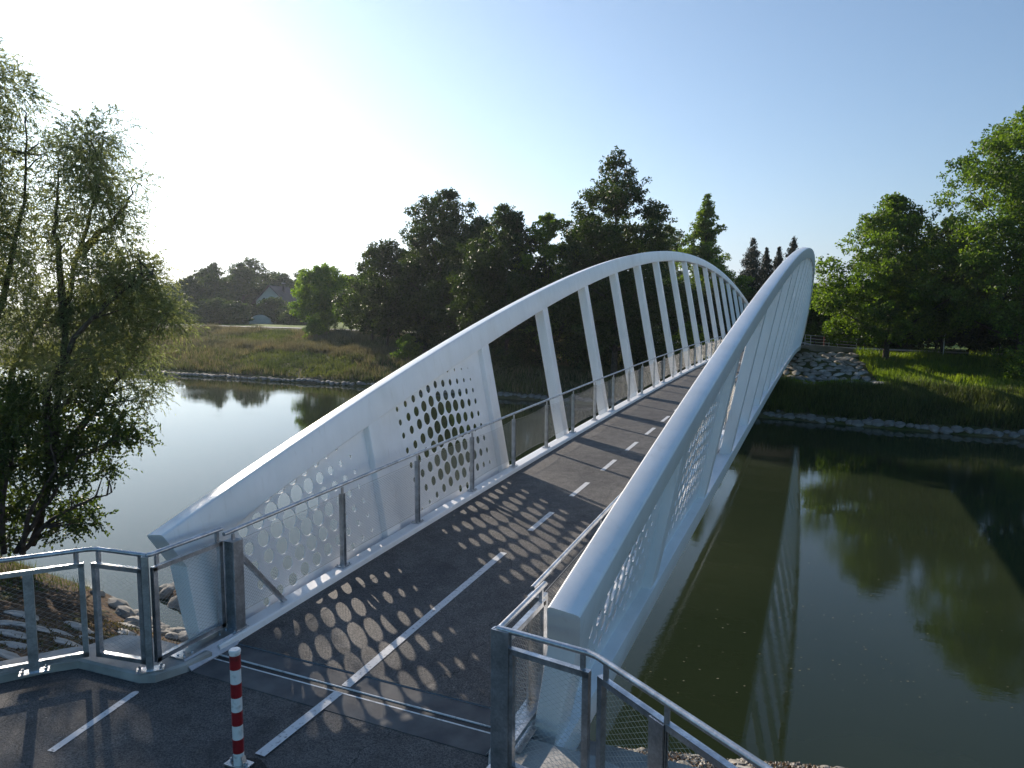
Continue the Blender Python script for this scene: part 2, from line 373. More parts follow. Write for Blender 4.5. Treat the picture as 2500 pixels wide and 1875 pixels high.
# ------------------------------------------------------------------ bridge
XB, SL, D = 1.925, .195, .29
def zc(y):
    t = (y-42)/42.65
    return .776*(1-t*t) - (.42*t*t if t > 0 else 0)
def ztop(y): return 7.1-.00318*(y-42)**2     # outer top edge of the arch
def P(sg, off, y, z): return (sg*(XB+SL*z+off), y, z)
bridge = empty('footbridge', (0, 42, 0), 'white steel arch footbridge with two outward leaning arches over the river', 'bridge')
BR = bridge
def badd(mb, name, mat, smooth=None, parent=None, label=None):
    # meshes are written in world coordinates; the bridge Empty sits at mid span
    p = parent or BR
    o = mb.obj(name, mat, p, smooth)
    if p is BR: o.location = (0, -42, 0)
    if label: o['label'] = label
    return o
YS = np.concatenate([np.linspace(-.65, 12, 40), np.linspace(12.6, 84.65, 90)])
def rounded(corners, r, n=3):
    out = []; k = len(corners)
    for i in range(k):
        c = np.array(corners[i], float); a = np.array(corners[i-1], float); b = np.array(corners[(i+1) % k], float)
        da = (a-c)/np.linalg.norm(a-c); db = (b-c)/np.linalg.norm(b-c)
        for j in range(n+1):
            t = j/n; out.append((1-t)**2*(c+da*r)+2*(1-t)*t*c+t*t*(c+db*r))
    return out
def arch_dep(y):
    d = min(y+.65, 84.65-y); return .43+.07*min(1, d/9)
hang_far = [8.13+4.04*k for k in range(18)]      # far edge of each open hanger
hang = [(yf-.38, yf) for yf in hang_far]
H0 = [(3.30, 3.68), (hang[-1][1]+4.07, hang[-1][1]+4.45)]
for sg in (-1, 1):
    rings = []
    for y in YS:
        zo = ztop(y); zi = zo+.05; dp = arch_dep(y)
        sec = rounded([(0, zi-dp), (0, zi), (D, zo), (D, zo-dp+.01)], .045, 3)
        tk = .24*max(0, 1-(y+.65)/1.6)-.24*max(0, 1-(84.65-y)/1.6)
        rings.append([P(sg, o, y+tk*(zi-z)/dp, z) for o, z in sec])
    a = badd(MB().loft(rings), 'arch_rib', MP, 30, label='left arch rib of white painted steel box' if sg < 0 else 'right arch rib of white painted steel box')
    for ys_ in (5.9, 12.2, 20.1, 28.3, 36.3, 44.5, 52.6, 60.6, 68.7, 76.2):
        rings = []
        for y in (ys_-.012, ys_+.012):
            zo = ztop(y)+.0015; zi = zo+.05; dp = arch_dep(y)+.003
            rings.append([P(sg, o, y, z) for o, z in rounded([(-.0015, zi-dp), (-.0015, zi), (D+.0015, zo), (D+.0015, zo-dp+.01)], .045, 3)])
        badd(MB().loft(rings), 'weld_seam', MP, 30)
    # bottom chord
    rings = []
    for y in np.linspace(-.35, 84.35, 110):
        z = zc(y)
        sec = rounded([(-.03, z-.60), (-.03, z-.12), (D+.02, z-.10), (D+.02, z-.57)], .02, 2)
        rings.append([P(sg, o, y, q) for o, q in sec])
    badd(MB().loft(rings), 'bottom_chord', MP, 30)
    # hangers
    for (y0, y1) in [H0[0]]+hang+[H0[1]]:
        ym = (y0+y1)/2
        zb = zc(ym)-.13; zt = ztop(ym)+.05-arch_dep(ym)+.04
        rings = []
        for z in (zb, zb+.1, zt):
            sec = rounded([(.012, y0), (.012, y1), (D-.012, y1), (D-.012, y0)], .03, 3)
            rings.append([P(sg, o, y, z) for o, y in sec])
        badd(MB().loft(rings), 'hanger', MP, 30)
    # end posts under the arch ends
    for e in (0, 1):
        f = (lambda y: y) if e == 0 else (lambda y: 84.0-y)
        z0 = ztop(-.4)-.38
        rings = []
        for z, ya, yb, oa, ob in ((z0+.06, -.38, .02, .005, D-.01), (z0-.10, -.42, .0, .01, D-.015), (.25, -.40, .03, .03, D-.03), (-1.05, -.20, .25, .06, D-.08)):
            rings.append([P(sg, o, f(y), z) for o, y in rounded([(oa, ya), (oa, yb), (ob, yb), (ob, ya)], .02, 2)])
        badd(MB().loft(rings), 'end_post', MP, 30)

# perforated web panels
def web_outline(y0, y1, leg):
    ys = np.linspace(y0, y1, 14); top = [(y, ztop(y)+.05-arch_dep(y)+.03) for y in ys]
    bot = [(y, zc(y)-.12) for y in ys[::-1]]
    return top+bot
def holes_A():
    out = []
    for j in range(-3, 11):
        for i in range(-5, 5):
            y = 1.40+.265*j; z = .735+.235*i+.2*(y-1.4); y2 = y-.17*(z-.8)
            fy = math.exp(-((y-1.50)/1.30)**2); fz = .62+.38*math.exp(-((z-1.0)/.55)**2)
            d = .266*fy*fz
            if z < zc(y)+.06 or d < .05: continue
            out.append((y2, z, d/2))
    return out
def holes_B():
    out = []
    for j in range(0, 11):
        for i in range(-7, 4):
            yb = 4.36+.29*j; z = 1.88+.262*i*(1 if i < 0 else .88) + (.2*(yb-5.8) if yb < 5.8 else -.02*(yb-5.8))
            y = yb-.13*(z-1.9)
            fy = math.exp(-((yb-5.85)/1.62)**2)
            fz = 1.0 if .75 < z < 1.9 else (1-.60*(z-1.9)/.6 if z >= 1.9 else 1-.62*(.75-z)/.6)
            d = .262*fy*max(fz, .2)
            if z < zc(y)+.06 or d < .042 or z > 2.56: continue
            out.append((y, z, d/2))
    return out
def web_mesh(name, outline, holes, sg, flip):
    base = [Vector(p) for p in outline]; verts = list(base); edges = [(i, (i+1) % len(base)) for i in range(len(base))]
    hs = []
    ylo = min(p[0] for p in outline)+.02; yhi = max(p[0] for p in outline)-.02
    ys_t = [p[0] for p in outline[:14]]; zs_t = [p[1] for p in outline[:14]]
    for (y, z, r) in holes:
        if y-r < ylo or y+r > yhi: continue
        zt = np.interp(y, ys_t, zs_t)
        if z+r > zt-.035:
            if z-r > zt-.06: continue
            zc_ = z; n = 22
            pts = []
            for k in range(n):
                a = 2*pi*k/n; yy = y+r*cos(a); zz = min(z+r*sin(a), float(np.interp(yy, ys_t, zs_t))-.036-.0005*k)
                pts.append((yy, zz))
        else:
            n = 22; pts = [(y+r*cos(2*pi*k/n), z+r*sin(2*pi*k/n)) for k in range(n)]
        b = len(verts); verts += [Vector(p) for p in pts]; edges += [(b+k, b+(k+1) % n) for k in range(n)]
        hs.append((y, z, r, pts))
    vo, eo, fo, _, _, _ = delaunay_2d_cdt(verts, edges, [], 0, 1e-6)
    vo = [tuple(v) for v in vo]
    def inpoly(x, y, poly):
        c = False; j = len(poly)-1
        for i in range(len(poly)):
            if (poly[i][1] > y) != (poly[j][1] > y) and x < (poly[j][0]-poly[i][0])*(y-poly[i][1])/(poly[j][1]-poly[i][1])+poly[i][0]: c = not c
            j = i
        return c
    F = []
    for f in fo:
        cy = sum(vo[i][0] for i in f)/3; cz = sum(vo[i][1] for i in f)/3
        if not inpoly(cy, cz, outline): continue
        bad = False
        for (y, z, r, pts) in hs:
            if abs(cy-y) < r and abs(cz-z) < r and inpoly(cy, cz, pts): bad = True; break
        if not bad: F.append(tuple(f))
    n = len(vo); th = .016; V = []
    for o in (.125, .125+th):
        for (y, z) in vo: V.append(P(sg, o, flip(y), z))
    from collections import Counter
    ec = Counter()
    for f in F:
        for k in range(3): ec[tuple(sorted((f[k], f[(k+1) % 3])))] += 1
    FF = [f for f in F] + [tuple(i+n for i in f[::-1]) for f in F]
    FF += [(a, b, b+n, a+n) for (a, b), c in ec.items() if c == 1]
    return poly_mesh(name, V, FF, MP)
for sg in (-1, 1):
    for e in (0, 1):
        fl = (lambda y: y) if e == 0 else (lambda y: 84.30-y)
        for (y0, y1, hs) in ((-.30, 3.31, holes_A()), (3.67, 7.76, holes_B())):
            yy = [fl(y0), fl(y1)]
            out = web_outline(y0, y1, True)
            me = web_mesh('perforated_panel', out, hs, sg, fl)
            o = link('perforated_panel', me, BR); o.location = (0, -42, 0)

# deck, kerbs, cross beams
rings = []
for y in np.linspace(-.37, 84.6, 90):
    z = zc(y); rings.append([(-1.90, y, z-.22), (-1.90, y, z-.012), (1.90, y, z-.012), (1.90, y, z-.22)])
badd(MB().loft(rings), 'deck_slab', MP, 30)
V = []; F = []; yy = np.linspace(-.13, 84.6, 120)
for i, y in enumerate(yy):
    for x in (-1.73, 1.73): V.append((x, y, zc(y)+.004))
for i in range(len(yy)-1): F.append((2*i, 2*i+1, 2*i+3, 2*i+2))
badd(MB().add(V, F), 'deck_surface', MA)
for k in range(21):
    y = 2+4.04*k; z = zc(y)
    m = MB(); m.loft([[(s*1.85, y+a, z-.22) for a in (-.15, .15)]+[(s*1.85, y+a, z-.5) for a in (.15, -.15)] for s in (-1, 1)])
    badd(m, 'cross_beam', MP)
for sg in (-1, 1):
    rings = []
    for y in np.linspace(-.36, 84.6, 110):
        z = zc(y)
        rings.append([(sg*x, y, z+q) for x, q in ((1.72, -.01), (1.735, .065), (1.75, .08), (1.925, .08), (1.94, .065), (1.94, -.2), (1.72, -.2))])
    badd(MB().loft(rings), 'kerb', MP, 30)
# expansion joint
m = MB(); m.box(-1.72, 1.70, -.469, -.393, -.09, -.003); badd(m, 'joint_rubber', MRUB)
for (a, b) in ((-.487, -.470), (-.392, -.374)):
    m = MB(); m.box(-1.95, 1.78, a, b, -.08, .008); badd(m, 'joint_rail', MWH)
# side cover plate with bolts at the joint, on the left and right kerbs
for sg in (-1, 1):
    m = MB()
    m.loft([[(sg*1.80, y, .115), (sg*2.02, y, .115), (sg*2.02, y, .103), (sg*1.80, y, .103)] for y in (-.78, -.10)])
    m.loft([[(sg*1.80, y, .115), (sg*1.70, y, .015), (sg*1.70, y, .003), (sg*1.80, y, .103)] for y in (-.78, -.10)])
    cp = badd(m, 'cover_plate', MSTEEL)
    for (x, y) in ((1.86, -.72), (1.93, -.66), (1.86, -.62), (1.93, -.74), (1.9, -.2), (1.95, -.16)):
        MB().tube([(sg*x, y, .105), (sg*x, y, .13)], .012, 6).obj('bolt', MG, cp)

# lane marking on the bridge
mk = MB(); xc = -.05
def stripe(y0, y1, dz=.009, w=.10, x=xc):
    ys = np.linspace(y0, y1, max(2, int((y1-y0)/1.2)+2)); V = []; F = []
    for y in ys:
        for s in (-1, 1): V.append((x+s*w/2, y, zc(y) + dz if y > -.13 else dz+.006))
    for i in range(len(ys)-1): F.append((2*i, 2*i+1, 2*i+3, 2*i+2))
    return MB().add(V, F)
badd(stripe(-.375, 3.476, .011, .105), 'solid_line', MLINE)
y = 3.476+1.035
while y < 83:
    badd(stripe(y, y+1.04), 'dash', MLINE); y += 2.075

# railing
def wire_mesh(name, L, z0, z1, sag=.0, cw=.055, ch=.040, r=.0015, mat=None):
    nrow = int(round((z1-z0)/(ch/2))); ncol = int(round(L/(cw/2)))
    dy = L/ncol; dz = (z1-z0)/nrow
    segs = []
    def pt(i, j):  # i along, j up
        t = i/ncol; f = j/nrow; b = 4*t*(1-t)*sag
        return (i*dy, (z0+b*.8)*(1-f)+(z1-b)*f)
    for j in range(0, nrow-1, 2):
        for i in range(ncol):
            ja = j+(i % 2); jb = j+((i+1) % 2)
            segs.append((pt(i, ja), pt(i+1, jb)))
            ja2 = j+2-(i % 2); jb2 = j+2-((i+1) % 2)
            segs.append((pt(i, ja2), pt(i+1, jb2)))
    A = np.array([s[0] for s in segs]); B = np.array([s[1] for s in segs])
    d = B-A; d /= np.linalg.norm(d, axis=1, keepdims=True); nrm = np.stack([-d[:, 1], d[:, 0]], 1)
    out = []
    a3 = lambda Pq, off, ox: np.concatenate([np.full((len(Pq), 1), ox), Pq+nrm*off], 1)
    c = [(r, 0), (-r*.5, r*.87), (-r*.5, -r*.87)]
    for k in range(3):
        (o1, x1), (o2, x2) = c[k], c[(k+1) % 3]
        out.append(np.stack([a3(A, o1, x1), a3(B, o1, x1), a3(B, o2, x2), a3(A, o2, x2)], 1))
    Q = np.concatenate(out, 0).reshape(-1, 3)
    return fast_mesh(name, Q, 4, mat or MG)
def cable(pts, r=.003): return MB().tube(pts, r, 5)
MWIRE = simple('steel_wire', (.34, .33, .31), (.42, .41, .39), 9, .45, metal=.6)
bay = wire_mesh('wire_mesh', 2.0, .16, 1.02, sag=.045, mat=MWIRE)
bay_near = wire_mesh('wire_mesh', 2.0, .16, 1.02, sag=.0, mat=MWIRE)
m = MB()   # H shaped railing post, local origin on kerb top
m.box(-.010, .010, -.034, .034, 0, 1.04); m.box(-.036, -.010, -.036, -.022, 0, 1.04); m.box(-.036, -.010, .022, .036, 0, 1.04)
m.box(.010, .030, -.030, -.020, 0, 1.04); m.box(.010, .030, .020, .030, 0, 1.04)
m.box(-.012, .012, -.016, .016, 1.04, 1.13)
post_me = m.mesh('railing_post', MG)
m = MB(); m.box(-.075, .065, -.095, .095, 0, .012)
for a in (-.055, .045):
    for b in (-.07, .07): m.tube([(a, b, .012), (a, b, .035)], .011, 6)
plate_me = m.mesh('base_plate', MG)
m = MB(); m.box(-.075, -.055, -.07, .07, 0, 1.05); m.box(.055, .075, -.07, .07, 0, 1.05); m.box(-.055, .055, -.012, .012, 0, 1.05); m.box(-.012, .012, -.016, .016, 1.05, 1.13); m.box(-.075, .075, -.074, .074, 1.05, 1.056)
big_me = m.mesh('end_rail_post', MG)
WP = 1.855; KT = .08
NB = 42
for sg in (-1, 1):
    pts = []
    for k in range(NB+1):
        y = 2*k
        pts.append((sg*(WP+.0), y, zc(y)+KT+1.165))
    pts = [(sg*WP, -.13, zc(-.13)+KT+1.165)]+pts
    hr = badd(MB().tube(pts, .0242, 12), 'handrail', MG, 40)
    for k in range(NB+1):
        y = 2*k; z = zc(y)+KT
        big = k in (0, NB)
        o = link('railing_post', big_me if big else post_me, BR); o.location = (sg*WP, y-42, z)
        if sg > 0: o.rotation_euler = (0, 0, pi)
        if k < 8 or k > 40:
            bp = link('base_plate', plate_me, o); 
            if big: bp.scale = (1.3, 1.2, 1)
        if k < NB:
            z2 = zc(y+2)+KT; sl_ = math.atan2(z2-z, 2)
            near = k < 3
            wm = link('wire_mesh', bay_near if near else bay, BR); wm.location = (sg*(WP+.015), y-42, z); wm.rotation_euler = (sl_, 0, 0)
            if k < 9:
                for (za, bsg) in ((1.02, -.045), (.16, .036)):
                    b = 0 if near else bsg
                    pp = [(0, t*2, za+4*t*(1-t)*b) for t in np.linspace(0, 1, 7)]
                    link('cable', cable(pp, .0032).mesh('cable', MWIRE), wm)
    # diagonal brace on the end post
    m = MB(); m.bar((sg*WP, .05, KT+.92), (sg*WP, .80, KT+.04), .05, .05, up=(1, 0, 0)); m.box(sg*WP-.06, sg*WP+.06, .70, .90, KT, KT+.012)
    for b in (.72, .88):
        m.tube([(sg*WP-.045, b, KT+.012), (sg*WP-.045, b, KT+.035)], .011, 6); m.tube([(sg*WP+.045, b, KT+.012), (sg*WP+.045, b, KT+.035)], .011, 6)
    badd(m, 'brace', MG)

# ------------------------------------------------------------------ near abutment, forecourt
def both(poly): return [(-x, y) for x, y in poly][::-1]
ab = empty('near_abutment', (0, -.7, 0), 'pale concrete abutment and kerb carrying the near end of the footbridge', 'abutment')
def abadd(mb, name, mat, par=None, smooth=None):
    o = mb.obj(name, mat, par or ab, smooth)
    if (par or ab).type == 'EMPTY': o.location = -Vector((par or ab).location)
    return o
PADL = [(-1.72, -.485), (-1.74, -.80), (-1.86, -1.08), (-2.00, -1.15), (-2.84, -1.20), (-3.06, -1.42), (-3.36, -1.86), (-4.3, -3.2), (-7.0, -7.2), (-7.3, -7.0), (-4.6, -3.0), (-3.55, -1.55), (-3.22, -1.1), (-3.06, -.93), (-2.96, -.62), (-2.62, -.52), (-2.05, -.52)]
for sgn, poly in ((-1, PADL), (1, both(PADL))):
    m = MB(); n = len(poly)
    ci = np.array(poly).mean(0)
    top = []
    # chamfered top edge
    for i in range(n):
        a = np.array(poly[i-1]); b = np.array(poly[i]); c = np.array(poly[(i+1) % n])
        d1 = (b-a)/np.linalg.norm(b-a); d2 = (c-b)/np.linalg.norm(c-b)
        n1 = np.array([-d1[1], d1[0]]); n2 = np.array([-d2[1], d2[0]]); nn = (n1+n2)/max(.6, np.linalg.norm(n1+n2)**2)*2
        top.append(b+nn*.022)
    area = sum(poly[i][0]*poly[(i+1) % n][1]-poly[(i+1) % n][0]*poly[i][1] for i in range(n))
    if area < 0: top = [2*np.array(poly[i])-top[i] for i in range(n)]
    m.loft([[(p[0], p[1], -.5) for p in poly], [(p[0], p[1], .078) for p in poly], [(t[0], t[1], .10) for t in top]])
    abadd(m, 'kerb_pad', MCON)
# concrete strips on both sides of the joint
abadd(MB().box(-1.73, 1.72, -.78, -.484, -.3, .006), 'joint_strip', MCON3)
o = MB().box(-1.73, 1.73, -.378, -.132, -.03, .010).obj('joint_strip', MCON3, BR); o.location = (0, -42, 0)
abadd(MB().box(-3.3, 3.3, -1.05, -.52, -3.2, -.45), 'back_wall', MCON)
abadd(MB().box(-3.3, 3.3, -.52, 1.5, -3.6, -1.14), 'bearing_shelf', MCON)
for sg in (-1, 1):
    m = MB(); m.loft([[(sg*3.30, y, zt), (sg*3.65, y, zt), (sg*3.65, y, -4.6), (sg*3.30, y, -4.6)] for y, zt in ((-1.4, -.12), (-.3, -.30), (4.6, -3.0), (5.0, -3.3))])
    abadd(m, 'wing_wall', MCON)
    m = MB(); m.box(sg*1.98-.2, sg*1.98+.2, .0, .45, -1.135, -1.02); abadd(m, 'bearing_plate', MG)
# asphalt forecourt
FRONT_L = [(-1.73, -.784), (-1.75, -.80), (-1.87, -1.09), (-2.00, -1.16), (-2.84, -1.21), (-3.07, -1.44), (-3.37, -1.88), (-4.31, -3.2), (-7.0, -7.2)]
poly = FRONT_L + [(-9, -16), (-9, -40), (9, -40), (9, -16)] + [(-x, y) for x, y in FRONT_L[::-1]]
tag(MB().prism(poly, -.35, 0.0).obj('forecourt', MA2), kind='structure')
tag(stripe(-1.56, -.484, .006, .105).obj('centre_line', MLINE), kind='structure')
def flat_quad(name, a, b, w_, z, mat):
    a = Vector((*a, z)); b = Vector((*b, z)); d = (b-a).normalized(); nn = Vector((-d.y, d.x, 0))*w_/2
    V = [a-nn, b-nn]
    for k in range(7):
        t = pi*k/6-pi/2; V.append(b + d*.04*cos(t)+nn*sin(t))
    V += [b+nn, a+nn]
    return tag(MB().add(V, [tuple(range(len(V)))]).obj(name, mat), kind='structure')
flat_quad('lane_dash', (-1.715, -2.24), (-1.875, -1.31), .075, .005, MLINE)
flat_quad('lane_dash', (-1.36, -4.3), (-1.52, -3.3), .075, .005, MLINE)
# dark patch of fresh asphalt round the bollard
V = [(-.03+.22*cos(a)*(1+.16*sin(3*a)), -1.74+.13*sin(a)*(1+.15*cos(4*a)), .0045) for a in np.linspace(0, 2*pi, 22, endpoint=False)]
tag(MB().add(V, [tuple(range(22))]).obj('asphalt_patch', make_asphalt('fresh_asphalt', .022)), kind='structure')

# ------------------------------------------------------------------ fences at the near end
def panel(par, p0, p1, z0=.21, z1=1.165, r=.0013):
    p0 = Vector((*p0, 0)); p1 = Vector((*p1, 0)); d = (p1-p0); L = d.length; d.normalize()
    base = Vector(par.location)
    def A(mb, name, mat, smooth=None):
        o = mb.obj(name, mat, par, smooth); o.location = -base; return o
    for z in (z0, z1):
        m = MB(); m.bar(p0+Vector((0, 0, z)), p1+Vector((0, 0, z)), .050, .010); s_ = -1 if z == z0 else 1
        nn = Vector((-d.y, d.x, 0))
        for q in (-.022, .022): m.bar(p0+nn*q+Vector((0, 0, z-.022)), p1+nn*q+Vector((0, 0, z-.022)), .006, .038)
        A(m, 'frame_rail', MG)
    for pp in (p0+d*.026, p1-d*.026):
        m = MB(); m.bar(pp+Vector((0, 0, z0-.045)), pp+Vector((0, 0, z1-.006)), .050, .05, up=(d.x, d.y, 0)); A(m, 'frame_stile', MG)
    wmm = wire_mesh('wire_mesh', L-.11, z0+.03, z1-.05, 0, r=r, cw=.07 if r > .001 else .09, ch=.042 if r > .001 else .05, mat=MWIRE)
    o = link('wire_mesh', wmm, par); o.location = p0+d*.055-base; o.rotation_euler = (0, 0, math.atan2(-d.x, d.y))
    return d, L
def fence_post(par, x, y, rz, w_=.10, dp=.06, h=1.20, plate=.26):
    base = Vector(par.location)
    m = MB(); m.box(-w_/2, w_/2, -dp/2, -dp/2+.012, 0, h); m.box(-w_/2, w_/2, dp/2-.012, dp/2, 0, h); m.box(-w_/2+.001, w_/2-.001, -.006, .006, 0, h-.001)
    m.box(-w_/2, -w_/2+.01, -dp/2+.012, dp/2-.012, 0, h)
    o = m.obj('fence_post', MG, par); o.location = Vector((x, y, .10))-base; o.rotation_euler = (0, 0, rz)
    m = MB(); m.box(-plate/2, plate/2, -.06, .06, 0, .012)
    for a in (-plate/2+.03, plate/2-.03):
        for b in (-.035, .035): m.tube([(a, b, .012), (a, b, .04)], .012, 6)
    m.obj('base_plate', MG, o)
def rail(par, pts, z=1.30):
    base = Vector(par.location)
    o = MB().tube([(x, y, z) for x, y in pts], .0242, 12).obj('handrail', MG, par, 40); o.location = -base
def stem(par, x, y, z0=1.165, z1=1.285):
    base = Vector(par.location)
    o = MB().box(x-.017, x+.017, y-.017, y+.017, z0, z1).obj('rail_bracket', MG, par); o.location = -base
fl = empty('guard_fence', (-2.0, -1.05, .1), 'galvanised mesh guard fence with bent handrail at the left of the near bridge end', 'fence')
panel(fl, (-1.93, -.10), (-1.93, -1.005)); panel(fl, (-1.985, -1.062), (-2.60, -1.15), r=.0007); panel(fl, (-2.68, -1.19), (-4.35, -3.22), r=.0007)
fence_post(fl, -1.96, -1.055, radians(45), .06, .07)
fence_post(fl, -2.99, -1.56, radians(52), .085, .055, h=1.06); fence_post(fl, -3.85, -2.61, radians(52), .085, .055, h=1.06)
rail(fl, [(-1.94, -.08), (-1.945, -.99), (-1.965, -1.035)]); rail(fl, [(-1.955, -1.03), (-2.575, -1.105), (-2.66, -1.165), (-4.35, -3.22)])
for x, y in ((-1.93, -.16), (-1.945, -.93), (-2.03, -1.05), (-2.55, -1.12), (-2.72, -1.24), (-3.2, -1.82), (-3.9, -2.67)): stem(fl, x, y)
fr = empty('guard_fence', (2.0, -1.05, .1), 'galvanised mesh guard fence with handrail running down to the right beside the river', 'fence')
panel(fr, (1.95, -.10), (1.95, -.985)); panel(fr, (2.03, -1.06), (2.72, -1.16)); panel(fr, (2.80, -1.18), (5.6, -3.10))
fence_post(fr, 1.97, -1.065, radians(-6), .155, .06, h=1.2)
fence_post(fr, 3.30, -1.54, radians(-34), .13, .055, h=1.06); fence_post(fr, 4.6, -2.43, radians(-34), .13, .055, h=1.06)
rail(fr, [(1.95, -.06), (1.95, -1.045)]); rail(fr, [(1.935, -1.05), (2.70, -1.145)]); rail(fr, [(2.70, -1.145), (2.78, -1.175), (5.6, -3.10)])
for x, y in ((1.95, -.16), (2.02, -1.06), (2.66, -1.14), (2.86, -1.23), (3.36, -1.575), (4.7, -2.49)): stem(fr, x, y)

# bollard
bo = empty('bollard', (-.12, -1.72, 0), 'red and white banded bollard standing at the end of the centre line', 'bollard')
MB().tube([(0, 0, .01), (0, 0, 1.0)], .043, 20).obj('post', MWH, bo, 40)
for k in range(4):
    if k < 4:
        z1 = .965-.241*k; MB().tube([(0, 0, z1-.12), (0, 0, z1)], .0445, 20).obj('red_band', MRED, bo, 40)
MB().tube([(0, 0, .985), (0, 0, 1.003), (0, 0, 1.010)], [.047, .047, .040], 20).obj('cap', MWH, bo, 40)
m = MB(); m.box(-.11, .11, -.06, .06, .004, .018)
for a in (-.08, .08): m.tube([(a, 0, .018), (a, 0, .045)], .013, 6)
m.bar((-.07, 0, .02), (-.045, 0, .09), .04, .008); m.bar((.07, 0, .02), (.045, 0, .09), .04, .008)
m.obj('base_plate', MSTEEL, bo)

# ------------------------------------------------------------------ stones
def rock_me(name, seed, mat, sub=2, flat=.6, rough=.22):
    bm = bmesh.new(); bmesh.ops.create_icosphere(bm, subdivisions=sub, radius=.5); r = np.random.default_rng(seed)
    dirs = r.normal(size=(7, 3)); dirs /= np.linalg.norm(dirs, axis=1)[:, None]; cut = r.uniform(.30, .44, 7)
    ph = r.uniform(0, 6, 6)
    for v in bm.verts:
        p = np.array(v.co)
        for d_, c in zip(dirs, cut):
            k = p@d_
            if k > c: p = p-d_*(k-c)*.9
        p = p*(1+rough*.25*(sin(p[0]*9+ph[0])+sin(p[1]*8+ph[1])+sin(p[2]*10+ph[2])))
        p[2] *= flat; v.co = p
    me = bpy.data.meshes.new(name); bm.to_mesh(me); bm.free()
    me.polygons.foreach_set('use_smooth', [True]*len(me.polygons)); me.set_sharp_from_angle(angle=radians(28)); me.materials.append(mat); return me
RK = [rock_me('stone', i, MROCK, 2, .55) for i in range(7)]
RP = [rock_me('stone', 20+i, MROCK2, 2, .5) for i in range(4)]
def slope_rot(x, y, rz):
    e = .4; dzx = float(height(x+e, y)-height(x-e, y))/(2*e); dzy = float(height(x, y+e)-height(x, y-e))/(2*e)
    n = Vector((-dzx, -dzy, 1)).normalized()
    return (n.to_track_quat('Z', 'Y').to_matrix().to_4x4() @ Matrix.Rotation(rz, 4, 'Z'))
def stone(par, me, x, y, sx, sy, sz, sink=.0, rz=None, name='stone'):
    rz = random.uniform(0, 6.28) if rz is None else rz
    o = link(name, me, par); base = Vector(par.location) if par else Vector()
    M_ = Matrix.Translation(Vector((x, y, float(height(x, y))-sink))-base) @ slope_rot(x, y, rz) @ Matrix.Diagonal((sx, sy, sz, 1))
    o.matrix_basis = M_; return o
rv = empty('stone_revetment', (4, 76, -2), 'slope of large rounded stones set in the bank under the far end of the bridge', 'stone slope')
for j in range(12):
    for i in range(16):
        x = -5+i*1.0+(j % 2)*.5+random.uniform(-.16, .16); y = 66+j*1.52+random.uniform(-.25, .25)
        if x > 9.6-(y-66)*.10 + random.uniform(-.4, .2) or x < -5: continue
        s = random.uniform(.86, 1.18)
        stone(rv, random.choice(RP if random.random() < .12 else RK), x, y, s*.92, s*1.38, .95*s, .04, rz=random.uniform(-.35, .35))
for (x, y, a, b) in ((6.6, 80.2, 2.3, 1.3), (9.4, 66.6, 2.3, 1.7), (5.6, 81.8, 1.2, .9)): stone(rv, RP[0], x, y, a, b, .8, -.06, rz=.2)
MROCK3 = simple('wet_limestone', (.09, .086, .076), (.23, .22, .195), 1.5, .7, bs=.5, bscale=6, bd=.03, detail=9)
RW = [rock_me('stone', 40+i, MROCK3, 2, .55) for i in range(6)]
te = empty('rock_edging', (5, 60, -5.6), 'band of pale rocks lining the far waterline right of the bridge', 'rock edging')
k = 0; x = -8.0
while x < 34:
    s = random.uniform(.38, .95)
    stone(te, random.choice(RW), x, float(far_w(x))+random.uniform(.1, .35), s*1.25, s*.9, s*.9, .0, rz=random.uniform(-.4, .4))
    if random.random() < .15: stone(te, random.choice(RW), x+random.uniform(-.2, .4), float(far_w(x))+random.uniform(.5, .9), s*.7, s*.7, s*.7, -.02)
    x += s*.9
tl_ = empty('rock_edging', (-50, 64, -5.6), 'band of grey rocks lining the far waterline left of the bridge', 'rock edging')
x = -9.0; k = 0
while x > -92 and k < 220:
    s = random.uniform(.4, .85); stone(tl_, random.choice(RW), x, float(far_w(x))+random.uniform(.2, .6), s*1.3, s*.9, s*.9, .0, rz=random.uniform(-.4, .4)); x -= s*1.0; k += 1
# near bank: flat pale slabs left of the bridge, rocks in the water
nr = empty('stone_slabs', (-11, 4, -3.5), 'pale flat slabs set into the brown bank behind the left fence', 'stone slabs')
for (x, y, a, b, rz) in ((-13.9, 4.8, 1.5, .9, .4), (-13.1, 4.0, 1.3, .8, .3), (-12.25, 4.0, 1.6, .6, .35), (-11.6, 3.2, 1.2, .6, .5), (-13.3, 5.8, 1.5, .8, .4), (-12.4, 4.8, 1.1, .8, .4), (-12.85, 5.75, .8, .5, .3), (-12.15, 5.2, .9, .6, .4), (-10.7, 2.8, 1.7, .7, .4), (-10.95, 3.9, 1.3, .8, .5), (-13.6, 7.5, 1.3, .7, .4), (-12.4, 6.5, 1.3, .7, .4), (-11.7, 6.0, 1.0, .7, .3), (-9.5, 1.8, 1.3, .6, .4), (-9.3, 3.1, 1.0, .5, .3)  ):
    stone(nr, random.choice(RP), x, y, a*.74, b*.62, .34, .02, rz=rz)
ns = empty('shore_rocks', (-12, 9, -5.6), 'dark rocks at the edge of the water left of the near bridge end', 'rocks')
for k in range(70):
    x = random.uniform(-17.5, -11.6); y = (10.4-(x+14)*.12+random.uniform(-.75, .6)) if k % 3 else float(near_w(x))+random.uniform(-.8, .2); s = random.uniform(.35, 1.0)
    o = stone(ns, random.choice(RK), x, y, s, s*.85, s*.85, -.05)
